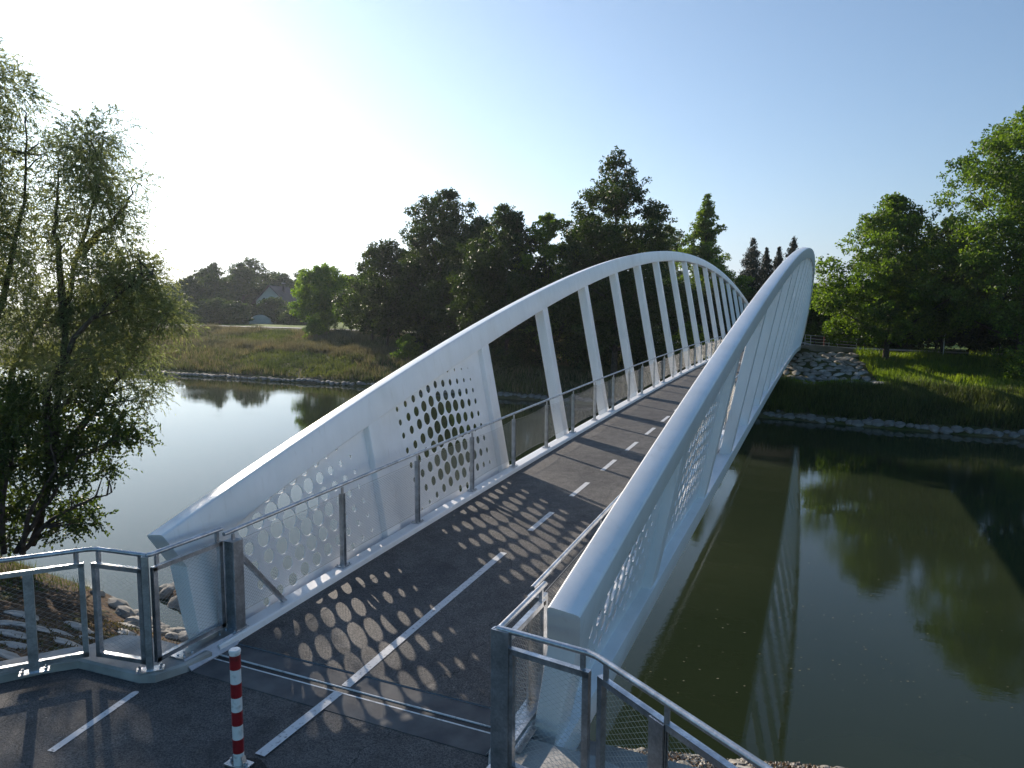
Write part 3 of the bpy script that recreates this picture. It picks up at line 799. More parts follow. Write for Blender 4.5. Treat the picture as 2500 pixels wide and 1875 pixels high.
for k in range(34):
    x = random.uniform(-9.2, -3.9); y = float(near_w(x))+random.uniform(-.7, .1); s = random.uniform(.25, .6); stone(ns, random.choice(RK), x, y, s, s, s, -.02)
nr2 = empty('shore_rocks', (2, 8, -5), 'small pale stones along the near shore right of the bridge', 'rocks')
for k in range(120):
    x = random.uniform(-.8, 7.5); y = float(near_w(x))+random.uniform(-3.2, .1); s = random.uniform(.06, .22)*(1 if random.random() < .85 else 2.0)
    stone(nr2, random.choice(RK+RP), x, y, s*1.2, s, s, -.01)
# loose gravel and litter on the near bank
def gravel(name, n, x0, x1, y0f, y1f, smin, smax, mats):
    x = rng.uniform(x0, x1, n); y = y0f(x)+(y1f(x)-y0f(x))*rng.random(n); s = rng.uniform(smin, smax, n)**1
    z = height(x, y); c = np.stack([x, y, z+s*.15], 1)
    base = np.array([[1, 0, 0], [-.5, .87, 0], [-.5, -.87, 0], [0, 0, .9]], float)
    R_ = rng.uniform(-.5, .5, (n, 4, 3))*.7
    v = (base[None]+R_)*s[:, None, None]*.5+c[:, None]
    tri = np.concatenate([v[:, [0, 1, 3]], v[:, [1, 2, 3]], v[:, [2, 0, 3]]], 1).reshape(-1, 3)
    mi = np.repeat(rng.integers(0, len(mats), n), 3)
    return tag(link(name, fast_mesh(name, tri, 3, mats, mi)), kind='stuff')
MSOIL = simple('brown_clod', (.07, .045, .028), (.19, .135, .085), 3, .95, spec=.1)
tag(gravel('gravel', 16000, -14, -3.7, lambda x: near_top(x)+.3, lambda x: near_w(x)+.1, .012, .05, [MSOIL, MSOIL, MSOIL, MROCK]), 'brown soil and gravel covering the bank left of the bridge', 'gravel')
tag(gravel('gravel', 26000, -1.5, 9, lambda x: near_top(x)+2.2, lambda x: near_w(x)+.2, .02, .10, [MROCK, MROCK2, MSOIL]), 'grey gravel covering the shore right of the bridge', 'gravel')
# scum and fallen leaves drifting on the water
n = 190; x = 2+rng.gamma(2, 3.2, n)-2+rng.normal(0, 1, n); y = 10.5+rng.gamma(1.6, 3.0, n)+x*.3; s = rng.uniform(.008, .032, n)
q = np.array([[-1, -.6, 0], [1, -.4, 0], [.8, .6, 0], [-.7, .5, 0]])[None]*s[:, None, None]+np.stack([x, y, np.full(n, WZ+.006)], 1)[:, None]
tag(link('floating_leaves', fast_mesh('floating_leaves', q.reshape(-1, 3), 4, simple('floating_scum', (.09, .09, .05), (.22, .21, .14), 2, .8))), 'specks of leaves and foam floating on the water', 'floating leaves', kind='stuff')

# ------------------------------------------------------------------ far abutment and railing
fa = empty('far_abutment', (0, 85, -.4), 'grey concrete abutment and wing wall at the far end of the bridge', 'abutment')
def fadd(mb, name, mat): o = mb.obj(name, mat, fa); o.location = (0, -85, .4); return o
fadd(MB().box(-3.0, 3.0, 84.72, 85.6, -4.2, -.43), 'back_wall', MCON2)
fadd(MB().box(-2.9, 2.9, 83.0, 84.72, -4.2, -1.75), 'bearing_shelf', MCON2)
fadd(MB().box(2.45, 2.75, 80.6, 84.715, -4.2, -1.3), 'side_wall', MCON2)
m = MB(); m.loft([[(x, 84.55, zt), (x, 84.9, zt), (x, 84.9, -3), (x, 84.55, -3)] for x, zt in ((3.0, -.33), (5.2, -.42), (9.6, -.78))]); fadd(m, 'wing_wall', MCON2)
m = MB(); m.loft([[(-x, 84.55, zt), (-x, 84.9, zt), (-x, 84.9, -3), (-x, 84.55, -3)] for x, zt in ((3.0, -.33), (5.2, -.42), (9.6, -.78))]); fadd(m, 'wing_wall', MCON2)
tag(MB().prism([(-1.9, 84.66), (1.9, 84.66), (2.6, 92), (-2.6, 92)], -.7, -.395).obj('far_approach', MA2), kind='structure')
MPALE = simple('pale_steel', (.5, .5, .5), (.65, .65, .65), 5, .5)
rf = empty('guard_rail', (5, 84.7, -.35), 'thin steel guard rail on top of the far wing wall', 'railing')
for k, x in enumerate((2.5, 3.1, 5.1, 6.0, 8.0)):
    zt = -.33-.07*(x-2.5); o = MB().box(x-.035, x+.035, 84.69, 84.76, zt, zt+1.2).obj('post', MPALE, rf); o.location = (-5, -84.7, .35)
for h in (.12, .45, .8, 1.2):
    m = MB(); m.bar((2.4, 84.72, -.33+h), (8.1, 84.72, -.72+h), .045, .045); o = m.obj('rail', MPALE, rf); o.location = (-5, -84.7, .35)
rp = empty('marker_pole', (4.55, 84.4, -.4), 'thin rust red pole standing behind the far guard rail', 'pole')
MB().tube([(0, .5, -.3), (0, .5, 1.25)], .04, 8).obj('pole', simple('rust_red', (.22, .06, .04), (.3, .1, .07), 5, .6), rp)
MB().box(-.06, .06, .44, .56, -.34, -.30).obj('foot', MPALE, rp)
MWOODD = simple('brown_timber', (.05, .035, .022), (.10, .07, .045), 4, .8)
wf = empty('timber_fence', (7, 93, -1), 'low brown timber rail fence in shade beyond the far guard rail', 'fence')
for k in range(7): o = MB().box(1.5+2*k-.07, 1.5+2*k+.07, 92.9, 93.05, -1.2, .35).obj('post', MWOODD, wf); o.location = (-7, -93, 1)
for h in (-.55, -.15, .22):
    o = MB().box(1.3, 13.8, 92.82, 92.88, h-.09, h+.09).obj('rail', MWOODD, wf); o.location = (-7, -93, 1)
sp_ = empty('path_sign', (16.1, 80.4, -.95), 'small narrow sign on a thin grey post beside the far path', 'sign')
MB().tube([(0, 0, -.2), (0, 0, 2.8)], .04, 8).obj('post', MPALE, sp_); MB().box(.02, .16, -.02, .0, 2.2, 2.8).obj('sign_panel', MPALE, sp_)

# ------------------------------------------------------------------ vegetation
def unit(n): v = rng.normal(size=(n, 3)); return v/np.linalg.norm(v, axis=1, keepdims=True)
def leaf_quads(c, L, W, axis=None, aspread=1.0):
    n = len(c); a = unit(n) if axis is None else axis+unit(n)*aspread
    a /= np.linalg.norm(a, axis=1, keepdims=True)
    b = np.cross(a, unit(n)); b /= np.linalg.norm(b, axis=1, keepdims=True)
    L = L*rng.uniform(.6, 1.25, (n, 1)); W = W*rng.uniform(.7, 1.2, (n, 1))
    return np.stack([c-a*L, c+b*W, c+a*L, c-b*W], 1).reshape(-1, 3)
def crown_pts(prof, z0, z1, R, ncl, nleaf, csize=.22, bias=.5, flat=.75):
    ts = rng.random(ncl)**.9; ph = rng.uniform(0, 2*pi, ncl); fr = bias+(1-bias)*rng.random(ncl)**.6
    fr[: ncl//4] *= rng.random(ncl//4)
    rr = np.interp(ts, [p[0] for p in prof], [p[1] for p in prof])*R
    lob = 1+.14*np.sin(ph*3+ts*9)+.10*np.sin(ph*5-ts*14)
    cr = R*csize*rng.uniform(.55, 1.25, ncl)*(.30+.70*rr/R)
    rad = np.maximum(rr*fr*lob-cr*.4, 0)
    cc = np.stack([rad*np.cos(ph), rad*np.sin(ph), z0+ts*(z1-z0)], 1)
    wgt = cr**2.2; wgt /= wgt.sum(); k = rng.choice(ncl, nleaf, p=wgt)
    d = unit(nleaf)*(rng.random((nleaf, 1))**.40); d[:, 2] *= flat
    ns = 15; sc = unit(ncl*ns).reshape(ncl, ns, 3)*rng.uniform(.45, 1.12, (ncl, ns, 1)); sc[:, :, 2] *= flat
    j = rng.integers(0, ns, nleaf); g = rng.normal(0, .15, (nleaf, 3)); g[:, 2] *= .8
    pts = cc[k]+(sc[k, j]+g)*cr[k][:, None]
    m_ = rng.random(nleaf) < .16; pts[m_] = (cc[k]+d*cr[k][:, None])[m_]
    return cc, cr, pts
def limbs(m, H, rtr, z0, cc, nl, lean=(0, 0), zend=None, n=7):
    zend = zend or H*.92
    tp = [(lean[0]*t**1.5+.12*sin(t*5), lean[1]*t**1.5+.1*sin(t*4+1), zend*t) for t in np.linspace(0, 1, 9)]
    m.tube([(tp[0][0], tp[0][1], -.5)]+tp[1:], [rtr*1.25]+[rtr*(1-.9*t) for t in np.linspace(.1, 1, 8)], n)
    for c in cc[rng.choice(len(cc), min(nl, len(cc)), replace=False)]:
        zz = max(z0*.75, c[2]-np.hypot(c[0], c[1])*rng.uniform(.5, 1.1)); t = np.clip(zz/zend, .05, .95)
        s = np.array([np.interp(t, np.linspace(0, 1, 9), [p[i] for p in tp]) for i in range(3)])
        mid = s*.5+c*.5+np.array([0, 0, .25])*rng.uniform(-1, 1)
        r0 = rtr*(1-.85*t)*.45
        m.tube([s, mid, c], [r0, r0*.6, .02], 5, cap=False)
PR_OVAL = [(0, .45), (.12, .8), (.35, 1), (.6, .92), (.8, .66), (.93, .36), (1, .06)]
PR_CONE = [(0, .7), (.1, 1), (.3, .88), (.55, .6), (.8, .32), (1, .03)]
PR_PYR = [(0, .6), (.15, .95), (.35, 1), (.55, .86), (.75, .55), (.9, .28), (1, .04)]
PR_TALL = [(0, .6), (.2, .9), (.5, 1), (.75, .85), (.9, .5), (1, .08)]
PR_CYP = [(0, .75), (.12, 1), (.5, .9), (.8, .55), (1, .03)]
PR_BUSH = [(0, .9), (.3, 1), (.6, .85), (.85, .5), (1, .1)]
def tree(x, y, H, R, z0, prof, mat, label, group=None, name='broadleaf_tree', ncl=110, nleaf=16000, ls=.16, trunk=.22, cs=.22, bias=.5, nl=26, cat='tree', flat=.75, base=None, rz=0, wl=.55, axis=None):
    b = float(height(x, y)) if base is None else base
    e = empty(name, (x, y, b), label, cat, group, rz)
    R = R*1.12; nleaf = int(nleaf*2.3); ls = ls*1.08; cs = cs*1.18; ncl = int(ncl*1.25)
    cc, cr, pts = crown_pts(prof, z0, H, R, ncl, nleaf, cs, bias, flat)
    m = MB(); limbs(m, H, trunk, z0, cc, nl); m.obj('trunk', MBARK, e, 60)
    link('crown', fast_mesh('crown', leaf_quads(pts, ls, ls*wl, axis=None if axis is None else np.tile(axis, (len(pts), 1))), 4, mat), e)
    return e
G1 = 'broadleaf trees along the far bank'
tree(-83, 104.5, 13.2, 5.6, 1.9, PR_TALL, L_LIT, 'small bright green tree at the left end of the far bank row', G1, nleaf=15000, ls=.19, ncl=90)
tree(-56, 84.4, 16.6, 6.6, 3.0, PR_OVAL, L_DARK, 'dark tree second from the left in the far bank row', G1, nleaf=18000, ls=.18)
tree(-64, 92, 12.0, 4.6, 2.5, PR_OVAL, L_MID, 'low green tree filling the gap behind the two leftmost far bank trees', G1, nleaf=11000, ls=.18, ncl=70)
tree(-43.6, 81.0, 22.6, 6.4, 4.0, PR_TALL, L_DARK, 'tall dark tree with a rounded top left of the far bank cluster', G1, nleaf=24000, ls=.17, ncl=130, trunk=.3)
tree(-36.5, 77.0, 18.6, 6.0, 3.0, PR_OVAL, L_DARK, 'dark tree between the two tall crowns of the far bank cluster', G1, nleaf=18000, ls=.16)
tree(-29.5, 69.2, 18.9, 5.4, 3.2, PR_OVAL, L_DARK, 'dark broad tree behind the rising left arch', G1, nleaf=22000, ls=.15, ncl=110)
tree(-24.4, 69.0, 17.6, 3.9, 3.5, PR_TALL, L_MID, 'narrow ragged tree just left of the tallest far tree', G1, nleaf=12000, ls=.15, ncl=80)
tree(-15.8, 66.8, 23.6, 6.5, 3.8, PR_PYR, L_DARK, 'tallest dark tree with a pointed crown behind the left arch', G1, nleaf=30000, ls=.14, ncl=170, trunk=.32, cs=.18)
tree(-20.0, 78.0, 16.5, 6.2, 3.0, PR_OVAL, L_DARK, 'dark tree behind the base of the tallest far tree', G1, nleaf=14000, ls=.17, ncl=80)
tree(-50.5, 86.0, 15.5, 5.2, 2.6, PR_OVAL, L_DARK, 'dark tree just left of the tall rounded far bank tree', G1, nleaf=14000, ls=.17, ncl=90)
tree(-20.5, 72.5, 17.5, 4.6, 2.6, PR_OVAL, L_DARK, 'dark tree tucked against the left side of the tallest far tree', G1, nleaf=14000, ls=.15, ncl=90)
for (x, y, h, wd) in ((-46.5, 80.5, 4.2, 'at the foot of the tall rounded tree'), (-39.5, 77.5, 5.0, 'between the trunks of the dark cluster'), (-33, 73.5, 4.6, 'below the dark broad tree behind the left arch'), (-26.5, 71, 5.2, 'below the narrow ragged tree'), (-18.5, 69, 5.0, 'at the foot of the tallest pointed tree'), (-12.5, 70, 4.4, 'right of the tallest pointed tree trunk')):
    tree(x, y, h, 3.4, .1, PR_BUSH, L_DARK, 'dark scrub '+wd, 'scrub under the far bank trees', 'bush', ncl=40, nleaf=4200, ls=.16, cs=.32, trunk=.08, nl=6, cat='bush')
tree(-20.3, 116, 19.0, 3.6, 5, PR_OVAL, L_WIL, 'pale feathery birch rising behind the top of the left arch', None, 'birch_tree', nleaf=12000, ls=.20, ncl=80, wl=.3, axis=np.array([0, 0, -1.2]))
tree(-12.2, 104, 21.6, 5.6, 3.0, PR_CONE, L_MID, 'slender tiered tree with a pointed top above the left arch crown', None, nleaf=19000, ls=.16, ncl=170, cs=.20, flat=.6, bias=.15, nl=50)
GC = 'cypresses between the two arches'
for (x, y, zt, r, lb) in ((-6.9, 120, 15.6, 2.5, 'widest dark cypress, leftmost between the two arches'), (-4.9, 123, 14.1, 1.6, 'narrow dark cypress second from the left between the arches'), (-3.0, 124, 14.2, 1.9, 'dark cypress third from the left between the arches'), (-.7, 124, 15.7, 2.3, 'dark cypress rising right behind the right arch rib')):
    tree(x, y, zt+1.2, r, .3, PR_CYP, L_CYP, lb, GC, 'cypress_tree', ncl=330, nleaf=12000, ls=.16, cs=.34, bias=.25, trunk=.14, nl=4, wl=.35, axis=np.array([0, 0, 1.6]))
tree(10.6, 79.2, 17.3, 6.4, 2.2, PR_PYR, L_MID, 'green tree with a wide crown standing just right of the far abutment', None, nleaf=30000, ls=.15, ncl=130, trunk=.30, cs=.21)
tree(21.6, 75.0, 24.2, 7.4, 3.2, PR_TALL, L_MID, 'tallest tree at the right edge with a forked trunk', None, nleaf=36000, ls=.15, ncl=210, trunk=.38, cs=.19)
tree(16.5, 84.5, 14.5, 5.0, 1.5, PR_OVAL, L_DARK, 'dark tree filling the gap between the two large right hand trees', None, nleaf=18000, ls=.16, ncl=90)
tree(31, 80, 17, 6.0, 1.5, PR_OVAL, L_DARK, 'dark tree beyond the right edge of the river bend', None, nleaf=12000, ls=.18, ncl=80)
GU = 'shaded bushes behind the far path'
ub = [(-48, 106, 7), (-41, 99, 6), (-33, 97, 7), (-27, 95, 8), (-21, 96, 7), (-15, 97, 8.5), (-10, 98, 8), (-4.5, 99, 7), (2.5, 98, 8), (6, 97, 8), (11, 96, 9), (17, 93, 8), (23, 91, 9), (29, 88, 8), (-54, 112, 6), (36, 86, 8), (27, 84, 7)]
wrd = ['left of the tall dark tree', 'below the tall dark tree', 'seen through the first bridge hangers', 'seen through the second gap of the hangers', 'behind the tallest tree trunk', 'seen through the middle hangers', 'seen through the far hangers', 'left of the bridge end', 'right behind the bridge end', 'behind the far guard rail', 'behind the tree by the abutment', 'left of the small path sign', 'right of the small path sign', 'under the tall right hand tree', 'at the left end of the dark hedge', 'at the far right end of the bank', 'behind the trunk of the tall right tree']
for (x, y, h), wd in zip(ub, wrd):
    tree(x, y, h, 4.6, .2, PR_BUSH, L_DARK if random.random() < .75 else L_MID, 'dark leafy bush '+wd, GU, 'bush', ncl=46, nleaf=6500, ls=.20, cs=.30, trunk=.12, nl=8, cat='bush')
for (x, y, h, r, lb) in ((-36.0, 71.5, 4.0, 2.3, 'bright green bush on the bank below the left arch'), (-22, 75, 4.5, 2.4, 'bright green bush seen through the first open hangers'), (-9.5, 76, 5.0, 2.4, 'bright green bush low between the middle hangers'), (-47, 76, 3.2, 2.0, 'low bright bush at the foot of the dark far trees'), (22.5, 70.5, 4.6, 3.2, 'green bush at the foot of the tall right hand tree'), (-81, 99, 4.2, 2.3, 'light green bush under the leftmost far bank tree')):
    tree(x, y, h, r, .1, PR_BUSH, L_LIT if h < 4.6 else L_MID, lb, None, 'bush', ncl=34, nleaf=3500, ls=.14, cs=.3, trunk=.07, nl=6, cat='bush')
GF = 'hazy trees far away on the left'
ff = [(-168, 150, 12.3, 6), (-178, 168, 17.4, 8.0), (-174, 176, 17.8, 7), (-190, 197, 21.5, 9.5), (-182, 205, 16, 8), (-196, 216, 17.5, 9), (-187, 222, 18.4, 7), (-176, 222, 17.5, 7.5), (-168, 157, 13, 6), (-166, 226, 16.5, 8), (-156, 228, 15, 8), (-195, 180, 14, 8), (-210, 190, 13, 9), (-232, 200, 12, 10), (-255, 215, 13, 11), (-285, 225, 14, 12), (-142, 232, 14, 8), (-128, 236, 15, 9), (-112, 238, 14, 9), (-95, 240, 15, 9), (-78, 238, 14, 9), (-60, 236, 14, 8), (-42, 230, 13, 8), (-22, 226, 13, 8), (40, 220, 14, 9), (70, 210, 14, 10)]
for k, (x, y, zt, r) in enumerate(ff):
    if k < 10: lb = ['small round tree at the left of the hazy wood', 'tall ragged poplar-like tree in the hazy wood left of the house', 'second tall tree in the hazy wood left of the house', 'highest round crown of the hazy wood behind the house', 'tree right behind the left eave of the house', 'round tree behind the house ridge', 'tree right of the highest round crown', 'tree behind the right end of the house roof', 'lower tree at the left fringe of the hazy wood', 'pale tree to the right behind the house'][k]; g_ = None
    else: lb = 'distant hazy tree closing the horizon, '+['behind the tall poplar-like tree', 'leftmost but four behind the willows', 'leftmost but three behind the willows', 'leftmost but two behind the willows', 'leftmost but one behind the willows', 'leftmost of all behind the willows'][0:0].__class__(['behind the tall ragged tree', 'far behind the leaning willow', 'far behind the tall willow', 'farther left behind the tall willow', 'at the far left edge', 'right of the house roof', 'above the small bright green tree', 'left of the second far bank tree', 'behind the second far bank tree', 'between the second tree and the tall rounded tree', 'behind the tall rounded tree', 'behind the dark tree cluster', 'behind the tallest pointed tree', 'behind the slender tiered tree', 'behind the tree by the abutment', 'behind the tallest tree at the right edge'])[(k-10) % 16]; g_ = 'distant trees closing the horizon'
    tree(x, y, zt+1.3, r, 1.5, PR_OVAL, L_FAR, lb, g_, 'distant_tree', ncl=90, nleaf=9000, ls=.32, cs=.25, trunk=.35, nl=10)
for k, (x, y, zt, r, lb) in enumerate(((-149, 141.5, 5.7, 6, 'round orchard tree left in front of the house'), (-143.6, 143.4, 4.8, 4.5, 'orchard tree before the pale greenhouse'), (-146.5, 160, 6.4, 6, 'bushy tree directly in front of the house balcony'), (-136.5, 157, 3.9, 5, 'dark bush right of the pale greenhouse'), (-157, 146, 4.5, 5, 'low tree at the left end of the orchard'), (-128, 152, 4.2, 5, 'bush at the right end of the garden hedge'), (-165, 143, 4.2, 5, 'bush at the far left of the orchard'))):
    tree(x, y, zt+1.2, r, .6, PR_BUSH, L_FAR, lb, 'orchard trees in front of the house', 'orchard_tree', ncl=50, nleaf=6000, ls=.26, cs=.25, trunk=.16, nl=8)

# willows and alder on the near bank, built in a frame whose x runs along the view's right
WO = (-19.7, 9.1, float(height(-19.7, 9.1)))
def uv(u, v): return ((u-100)*.01576, 3.785-(v*1.1302-753)/1721*24-WO[2])
def willow(name, label, stems, blobs, mat, nspray, nper, LL, WW, cat='tree', droop=.5, slen=.7, trunkr=.13, dens_twig=1, depth=1.5, topw=.65):
    e = empty(name, WO, label, cat, None, -yaw)
    m = MB(); sp = []
    for st in stems:
        pts = [(uv(u, v)[0], dpt, uv(u, v)[1]) for (u, v, dpt) in st]
        # densify
        P_ = np.array(pts); t = np.linspace(0, len(P_)-1, len(P_)*4); Q = np.stack([np.interp(t, range(len(P_)), P_[:, i]) for i in range(3)], 1)
        Q += rng.normal(0, .03, Q.shape); Q[0] = P_[0]
        rr = np.linspace(trunkr, .018, len(Q)); m.tube(Q, rr, 7); sp.append(Q)
    allp = np.concatenate(sp)
    cen = []; rad = []
    for (u, v, ru, rv_) in blobs:
        k = 5
        for _ in range(k):
            a = rng.random(3)*2-1
            while a@a > 1: a = rng.random(3)*2-1
            c = np.array([uv(u+a[0]*ru*.62, v+a[1]*rv_*.62)[0], a[2]*depth, uv(u+a[0]*ru*.62, v+a[1]*rv_*.62)[1]])
            cen.append(c); rad.append(((ru+rv_)/2*.01576)*rng.uniform(.45, .80))
    cen = np.array(cen); rad = np.array(rad)
    for c in cen:
        below = allp[allp[:, 2] < c[2]-.15]
        if not len(below): below = allp
        s = below[np.argmin(np.linalg.norm(below-c, axis=1)+.25*rng.random(len(below)))]
        midp = (s+c)/2+rng.normal(0, .1, 3); m.tube([s, midp, c], [.035, .022, .006], 5, cap=False)
    w_ = rad**2*np.where(cen[:, 2] > uv(0, 560)[1], topw, 1.1); w_ /= w_.sum(); k = rng.choice(len(cen), nspray, p=w_)
    st0 = cen[k]+unit(nspray)*(rng.random((nspray, 1))**.5)*rad[k][:, None]
    d = st0-cen[k]; d /= np.linalg.norm(d, axis=1, keepdims=True)+1e-6; d = d*.7+unit(nspray)*.6+np.array([0, 0, .25]); d /= np.linalg.norm(d, axis=1, keepdims=True)
    ln = slen*rng.uniform(.5, 1.2, (nspray, 1))
    cs, ax = [], []
    for j in range(nper):
        s = (j+.5)/nper
        p = st0+d*ln*s; p[:, 2] -= droop*(s**2)*ln[:, 0]
        cs.append(p+rng.normal(0, .018, p.shape)); a_ = d.copy(); a_[:, 2] -= droop*2*s; ax.append(a_)
    c = np.concatenate(cs); a = np.concatenate(ax)
    # twigs
    tw = rng.choice(nspray, min(nspray, 2600*dens_twig), replace=False)
    A = st0[tw]; B = A+d[tw]*ln[tw]; B[:, 2] -= droop*ln[tw, 0]*.9; Mi = A+d[tw]*ln[tw]*.5; Mi[:, 2] -= droop*.25*ln[tw, 0]
    o_ = np.cross(d[tw], unit(len(tw))); o_ /= np.linalg.norm(o_, axis=1, keepdims=True); o_ *= .005
    tq = np.concatenate([np.stack([A-o_, Mi-o_, Mi+o_, A+o_], 1), np.stack([Mi-o_, B-o_*.3, B+o_*.3, Mi+o_], 1)]).reshape(-1, 3)
    m.obj('trunk', MBARK, e, 60)
    link('twigs', fast_mesh('twigs', tq, 4, MBARK), e)['kind'] = 'stuff'
    link('crown', fast_mesh('crown', leaf_quads(c, LL*1.15, WW*1.25, axis=a, aspread=.75), 4, mat), e)
    return e
willow('willow_tree', 'tall willow at the left edge reaching highest towards the sun',
    [[(-30, 1185, 0), (-20, 900, .2), (10, 735, .2), (60, 560, .3), (105, 440, .1), (120, 300, 0)], [(-40, 1185, .1), (-60, 800, -.3), (-20, 560, -.5), (10, 380, -.3), (25, 200, 0)], [(-10, 1185, 0), (20, 800, .8), (80, 700, 1.0), (150, 590, .8)], [(-60, 1185, .1), (-110, 700, -.3), (-90, 400, -.5)]],
    [(25, 165, 45, 50), (60, 240, 100, 70), (10, 300, 110, 90), (110, 330, 60, 60), (60, 400, 110, 80), (-20, 420, 110, 90), (40, 500, 110, 80), (-30, 560, 120, 90), (60, 620, 110, 80), (0, 700, 130, 80), (40, 780, 120, 70), (-120, 350, 100, 120), (-120, 600, 100, 120), (-60, 220, 80, 90)],
    L_WIL, 8600, 12, .062, .0135, trunkr=.15, topw=1.2)
willow('willow_tree', 'leaning willow right of the tall one with its crown against the pale sky',
    [[(60, 1185, .3), (120, 1000, .3), (165, 700, .2), (205, 560, .1), (250, 430, .2), (270, 320, .2)], [(165, 700, .2), (185, 600, -.3), (190, 500, -.5), (200, 400, -.5)], [(110, 1010, .3), (150, 840, -.6), (230, 720, -.8), (310, 640, -.6), (370, 600, -.4)], [(120, 1000, .3), (210, 880, .6), (290, 770, .8), (340, 700, .7)], [(205, 560, .1), (260, 500, .5), (310, 430, .6)]],
    [(250, 330, 75, 50), (200, 390, 90, 70), (285, 410, 60, 70), (230, 470, 100, 70), (300, 500, 50, 60), (200, 560, 100, 70), (285, 590, 70, 60), (350, 610, 50, 40), (260, 670, 110, 60), (370, 680, 65, 45), (170, 690, 100, 70), (300, 760, 70, 55), (210, 790, 100, 50), (320, 850, 40, 45), (340, 560, 30, 30)],
    L_WIL, 6600, 12, .062, .0135, trunkr=.14)
willow('alder_tree', 'dark round leaved alder low over the water beneath the willows',
    [[(40, 1185, -.6), (45, 1080, -.6), (80, 950, -.6), (100, 860, -.5)], [(60, 1185, -.5), (130, 1080, -.5), (200, 980, -.4), (290, 940, -.3)], [(80, 1188, -.6), (100, 1100, -.7), (170, 1000, -.8), (150, 880, -.6)], [(70, 1185, -.5), (130, 1120, -.3), (200, 1080, -.2), (255, 1060, -.1)]],
    [(90, 850, 110, 45), (210, 850, 90, 40), (40, 900, 100, 50), (150, 900, 100, 50), (250, 915, 60, 40), (90, 960, 100, 45), (190, 965, 60, 40), (295, 945, 45, 25), (30, 1010, 70, 50), (120, 1030, 70, 30), (220, 1015, 60, 25), (60, 1090, 60, 40), (165, 1095, 60, 25), (225, 1110, 40, 18), (20, 1150, 60, 30), (120, 1140, 60, 22), (-50, 950, 70, 100), (-60, 1080, 60, 70)],
    L_ALD, 5200, 8, .050, .034, trunkr=.09, slen=.5, droop=.25, depth=1.2)

# grass on the banks
def blades(name, n, xr, tr, h, wd, mat, label, cat='grass', keep=None, lean=.25, yf=None, base=far_w, top=path_y):
    x = rng.uniform(*xr, n); t = rng.uniform(*tr, n)
    y = base(x)+(top(x)-base(x))*t
    if keep is not None: k = keep(x, y, t); x, y, t = x[k], y[k], t[k]; n = len(x)
    clump = .65+.5*np.sin(x*.8+np.sin(y*.9)*2)*np.sin(y*.7+x*.3)
    hh = h*rng.uniform(.5, 1.15, n)*np.clip(clump+.25, .45, 1.25); ww = wd*rng.uniform(.6, 1.3, n)
    hh = hh*np.where((t > .86) & (base is far_w), .30, 1.0)
    z = height(x, y)-.03; a = rng.uniform(0, 2*pi, n); lx = rng.normal(0, lean, n)*hh; ly = rng.normal(0, lean, n)*hh
    b = np.stack([np.cos(a)*ww/2, np.sin(a)*ww/2, np.zeros(n)], 1); c = np.stack([x, y, z], 1)
    tip = c+np.stack([lx, ly, hh], 1)
    V = np.stack([c-b, c+b, tip], 1).reshape(-1, 3)
    return tag(link(name, fast_mesh(name, V, 3, mat)), label, cat, kind='stuff')
def inrip(x, y): return (x > -6) & (x < 9.6-(y-66)*.10) & (y > 64.6) & (y < 84.6)
nop = lambda x, y, t: ~inrip(x, y) & ~((np.abs(x) < 3) & (y > 80))
right = lambda x, y, t: nop(x, y, t) & ~((x < 3.5) & (y > 66))
blades('grass', 52000, (-130, -18), (.03, .90), 1.05, .13, G_TAN, 'dry tan grass with seed heads on the far left bank', keep=lambda x, y, t: nop(x, y, t) & (np.sin(x*.09+1)*np.sin(t*9+x*.05) > -.45))
blades('grass', 30000, (-130, -20), (.33, .46), 1.35, .12, G_TAN, 'pale seed heads along the crest of the lower left bank', keep=nop)
blades('grass', 26000, (-130, -30), (.66, .86), 1.25, .14, G_TAN, 'tall golden grass below the far left path', keep=lambda x, y, t: np.sin(x*.15) > -.4)
blades('grass', 90000, (-130, -8), (.03, .90), .75, .13, G_MIX, 'mixed olive grass on the far left bank', keep=nop)
blades('grass', 60000, (-6, 42), (.19, .905), .85, .10, G_GRN, 'bright green grass on the upper slope of the far right bank', keep=right)
blades('grass', 46000, (-10, 42), (.018, .24), .95, .10, G_MIX, 'tall dark grass above the rocks of the far right shore', keep=nop)
blades('grass', 9000, (-6, 10), (.19, .27), .40, .08, G_GRN, 'tufts of grass along the berm below the stone slope', keep=lambda x, y, t: y < 68)
blades('grass', 14000, (-20, 40), (1.10, 1.26), .55, .14, G_MIX, 'rough grass strip behind the far path')
blades('weeds', 9000, (-14, -3.8), (.05, .93), .10, .06, G_WEED, 'low brown weeds on the near left bank', 'weeds', base=near_top, top=near_w, lean=.6)
blades('grass', 5000, (-34, -17), (.6, .98), .5, .02, G_MIX, 'grass under the willows on the near left bank', base=near_top, top=near_w)

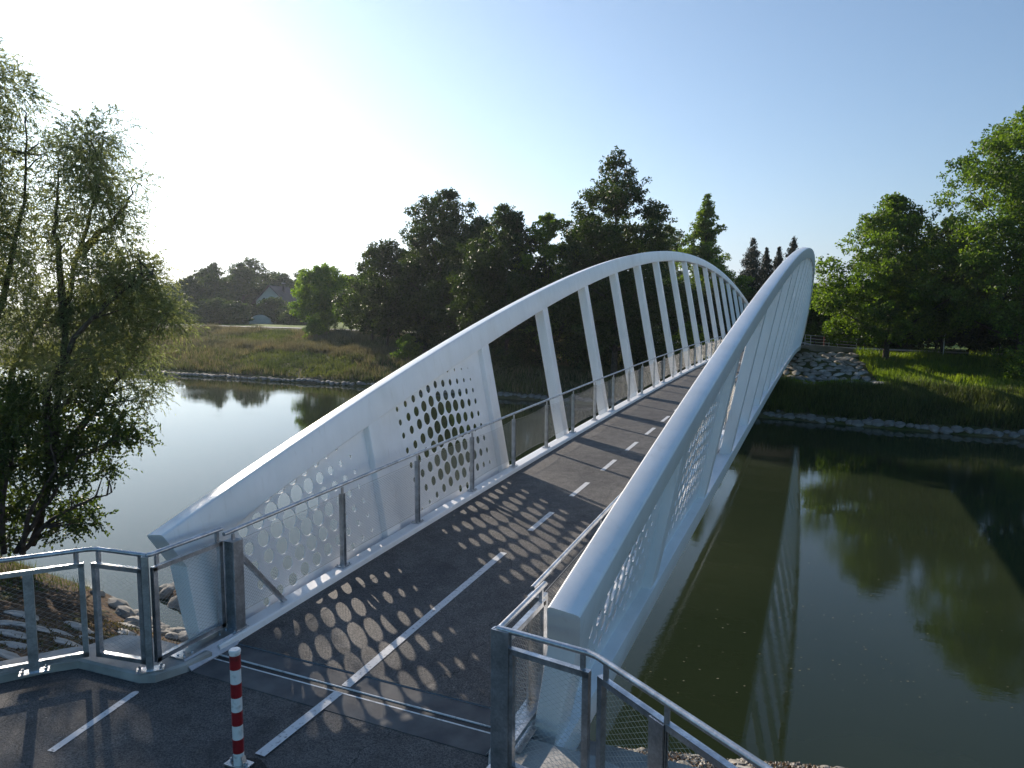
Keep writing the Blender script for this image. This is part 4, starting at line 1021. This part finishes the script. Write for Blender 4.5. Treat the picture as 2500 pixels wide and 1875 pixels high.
# ------------------------------------------------------------------ houses far left
MROOF = simple('brown_roof_tile', (.085, .052, .045), (.13, .085, .07), .8, .85)
MWALL = simple('pale_render', (.50, .49, .45), (.58, .57, .53), .5, .9)
MDW = simple('dark_timber', (.05, .035, .025), (.08, .06, .04), 2, .8)
m_, n_, b_ = new_mat('window_glass'); b_.inputs['Base Color'].default_value = (.03, .035, .04, 1); b_.inputs['Roughness'].default_value = .08; MGL = m_
def house(loc, rz, W, L, he, hr, label, roofmat=MROOF, balcony=True):
    e = empty('house', loc, label, 'house', None, rz)
    m = MB(); m.loft([[(x, y, z) for x, z in ((-W/2, -1), (W/2, -1), (W/2, he), (0, hr-.25), (-W/2, he))] for y in (0, L)]); wl = m.obj('wall', MWALL, e)
    for s in (-1, 1):
        ov = 1.0; k = (hr-he)/(W/2); m = MB()
        m.loft([[(0, y, hr), (s*(W/2+ov), y, he-k*ov), (s*(W/2+ov), y, he-k*ov-.22), (0, y, hr-.22)] for y in (-1.2, L+.8)]); m.obj('roof', roofmat, e)
    m = MB(); m.box(W*.2-.4, W*.2+.4, L*.45-.4, L*.45+.4, hr-3, hr+.9); ch = m.obj('chimney', MDW, e); MB().box(W*.2-.5, W*.2+.5, L*.45-.5, L*.45+.5, hr+.9, hr+1.02).obj('chimney_cap', MWH, ch)
    def win(x, z, w_, h):
        f = MB().box(x-w_/2, x+w_/2, -.09, -.003, z, z+h).obj('window', MDW, e); MB().box(x-w_/2+.12, x+w_/2-.12, -.12, -.092, z+.12, z+h-.12).obj('pane', MGL, f)
    for x in (-2.0, .4, 1.9): win(x, he-1.2, .9 if x > 0 else .6, 1.9)
    for x in (-2.4, 1.8): win(x, he-5.0, 1.3, 1.4)
    if balcony:
        MB().box(-W/2-.3, W/2+.3, -1.3, -.004, he-2.9, he-2.7).obj('balcony', MDW, e)
        for k in range(14): MB().box(-W/2-.2+k*(W+.3)/14, -W/2+.3+k*(W+.3)/14, -1.28, -1.22, he-2.7, he-1.6).obj('balcony_board', MDW, e)
    for yy in (3, 6, 9):
        if yy < L-1: f = MB().box(W/2+.003, W/2+.08, yy-.6, yy+.6, he-4.2, he-2.8).obj('window', MDW, e); MB().box(W/2+.083, W/2+.1, yy-.45, yy+.45, he-4.05, he-2.95).obj('pane', MGL, f)
    return e
house((-162, 176, -1.3), radians(22), 9.4, 17, 7.4, 12.2, 'large pale house with brown gabled roof and timber balcony beyond the meadow')
house((-172, 172, -1.3), radians(35), 5.5, 6, 6.2, 8.2, 'small pale outbuilding left of the large house', balcony=False)
MB_ = simple('red_cloth', (.32, .03, .02), (.4, .06, .04), 2, .8)
aw = empty('awning', (-158.8, 176.9, 2.4), 'red awning on the front of the large house', 'awning')
MB().loft([[(x, -1.9, 0), (x, -.3, 1.3), (x, -.3, 1.22), (x, -1.9, -.08)] for x in (-2.2, 2.2)]).obj('canopy', MB_, aw); MB().box(-2.2, 2.2, -1.92, -1.86, -.5, -.08).obj('valance', MB_, aw)
pt = empty('greenhouse', (-144.5, 152.5, -1.3), 'pale arched greenhouse tunnel among the orchard trees', 'greenhouse', None, radians(38))
arc = [(3.1*cos(a), 3.1*sin(a)*.9) for a in np.linspace(0, pi, 14)]
MPL = simple('milky_film', (.42, .48, .45), (.5, .56, .53), 1, .5)
MB().loft([[(x, y, z) for x, z in arc] for y in (0, 9)]).obj('cover', MPL, pt, 50)
for y in (-.05, 3, 6, 9.05): MB().tube([(x*1.015, y, z*1.015) for x, z in arc], .05, 5).obj('hoop', MPALE, pt)
bn = empty('red_banner', (-9.1, 108.9, -1.2), 'upright red and orange cloth standing far behind the end hangers', 'banner')
MB().tube([(0, 0, 0), (0, 0, 3.4)], .05, 6).obj('pole', MPALE, bn); MB().loft([[(x*s, .05*k, z) for x, s in ((-.4, 1), (.4, 1))]+[(x*s, .05*k+.05, z) for x, s in ((.4, 1), (-.4, 1))] for k, (z, s) in enumerate(((.4, 1.2), (1.6, .9), (3.2, .3)))]).obj('cloth', MB_, bn)
house((-11.5, 121, -1.2), radians(10), 7, 8, 3.6, 5.4, 'low white building glimpsed through the far hangers', balcony=False)
print('objects', len(bpy.data.objects))

mh = bpy.data.materials.new('haze'); mh.use_nodes = True; nh = mh.node_tree; nh.nodes.clear()
vs = nh.nodes.new('ShaderNodeVolumePrincipled'); vs.inputs['Color'].default_value = (.80, .88, 1.0, 1); vs.inputs['Density'].default_value = .00015; vs.inputs['Anisotropy'].default_value = .50
oh = nh.nodes.new('ShaderNodeOutputMaterial'); nh.links.new(vs.outputs[0], oh.inputs['Volume'])
tag(MB().box(-13500, 13500, -100, 11800, -9, 640).obj('haze', mh), kind='stuff')
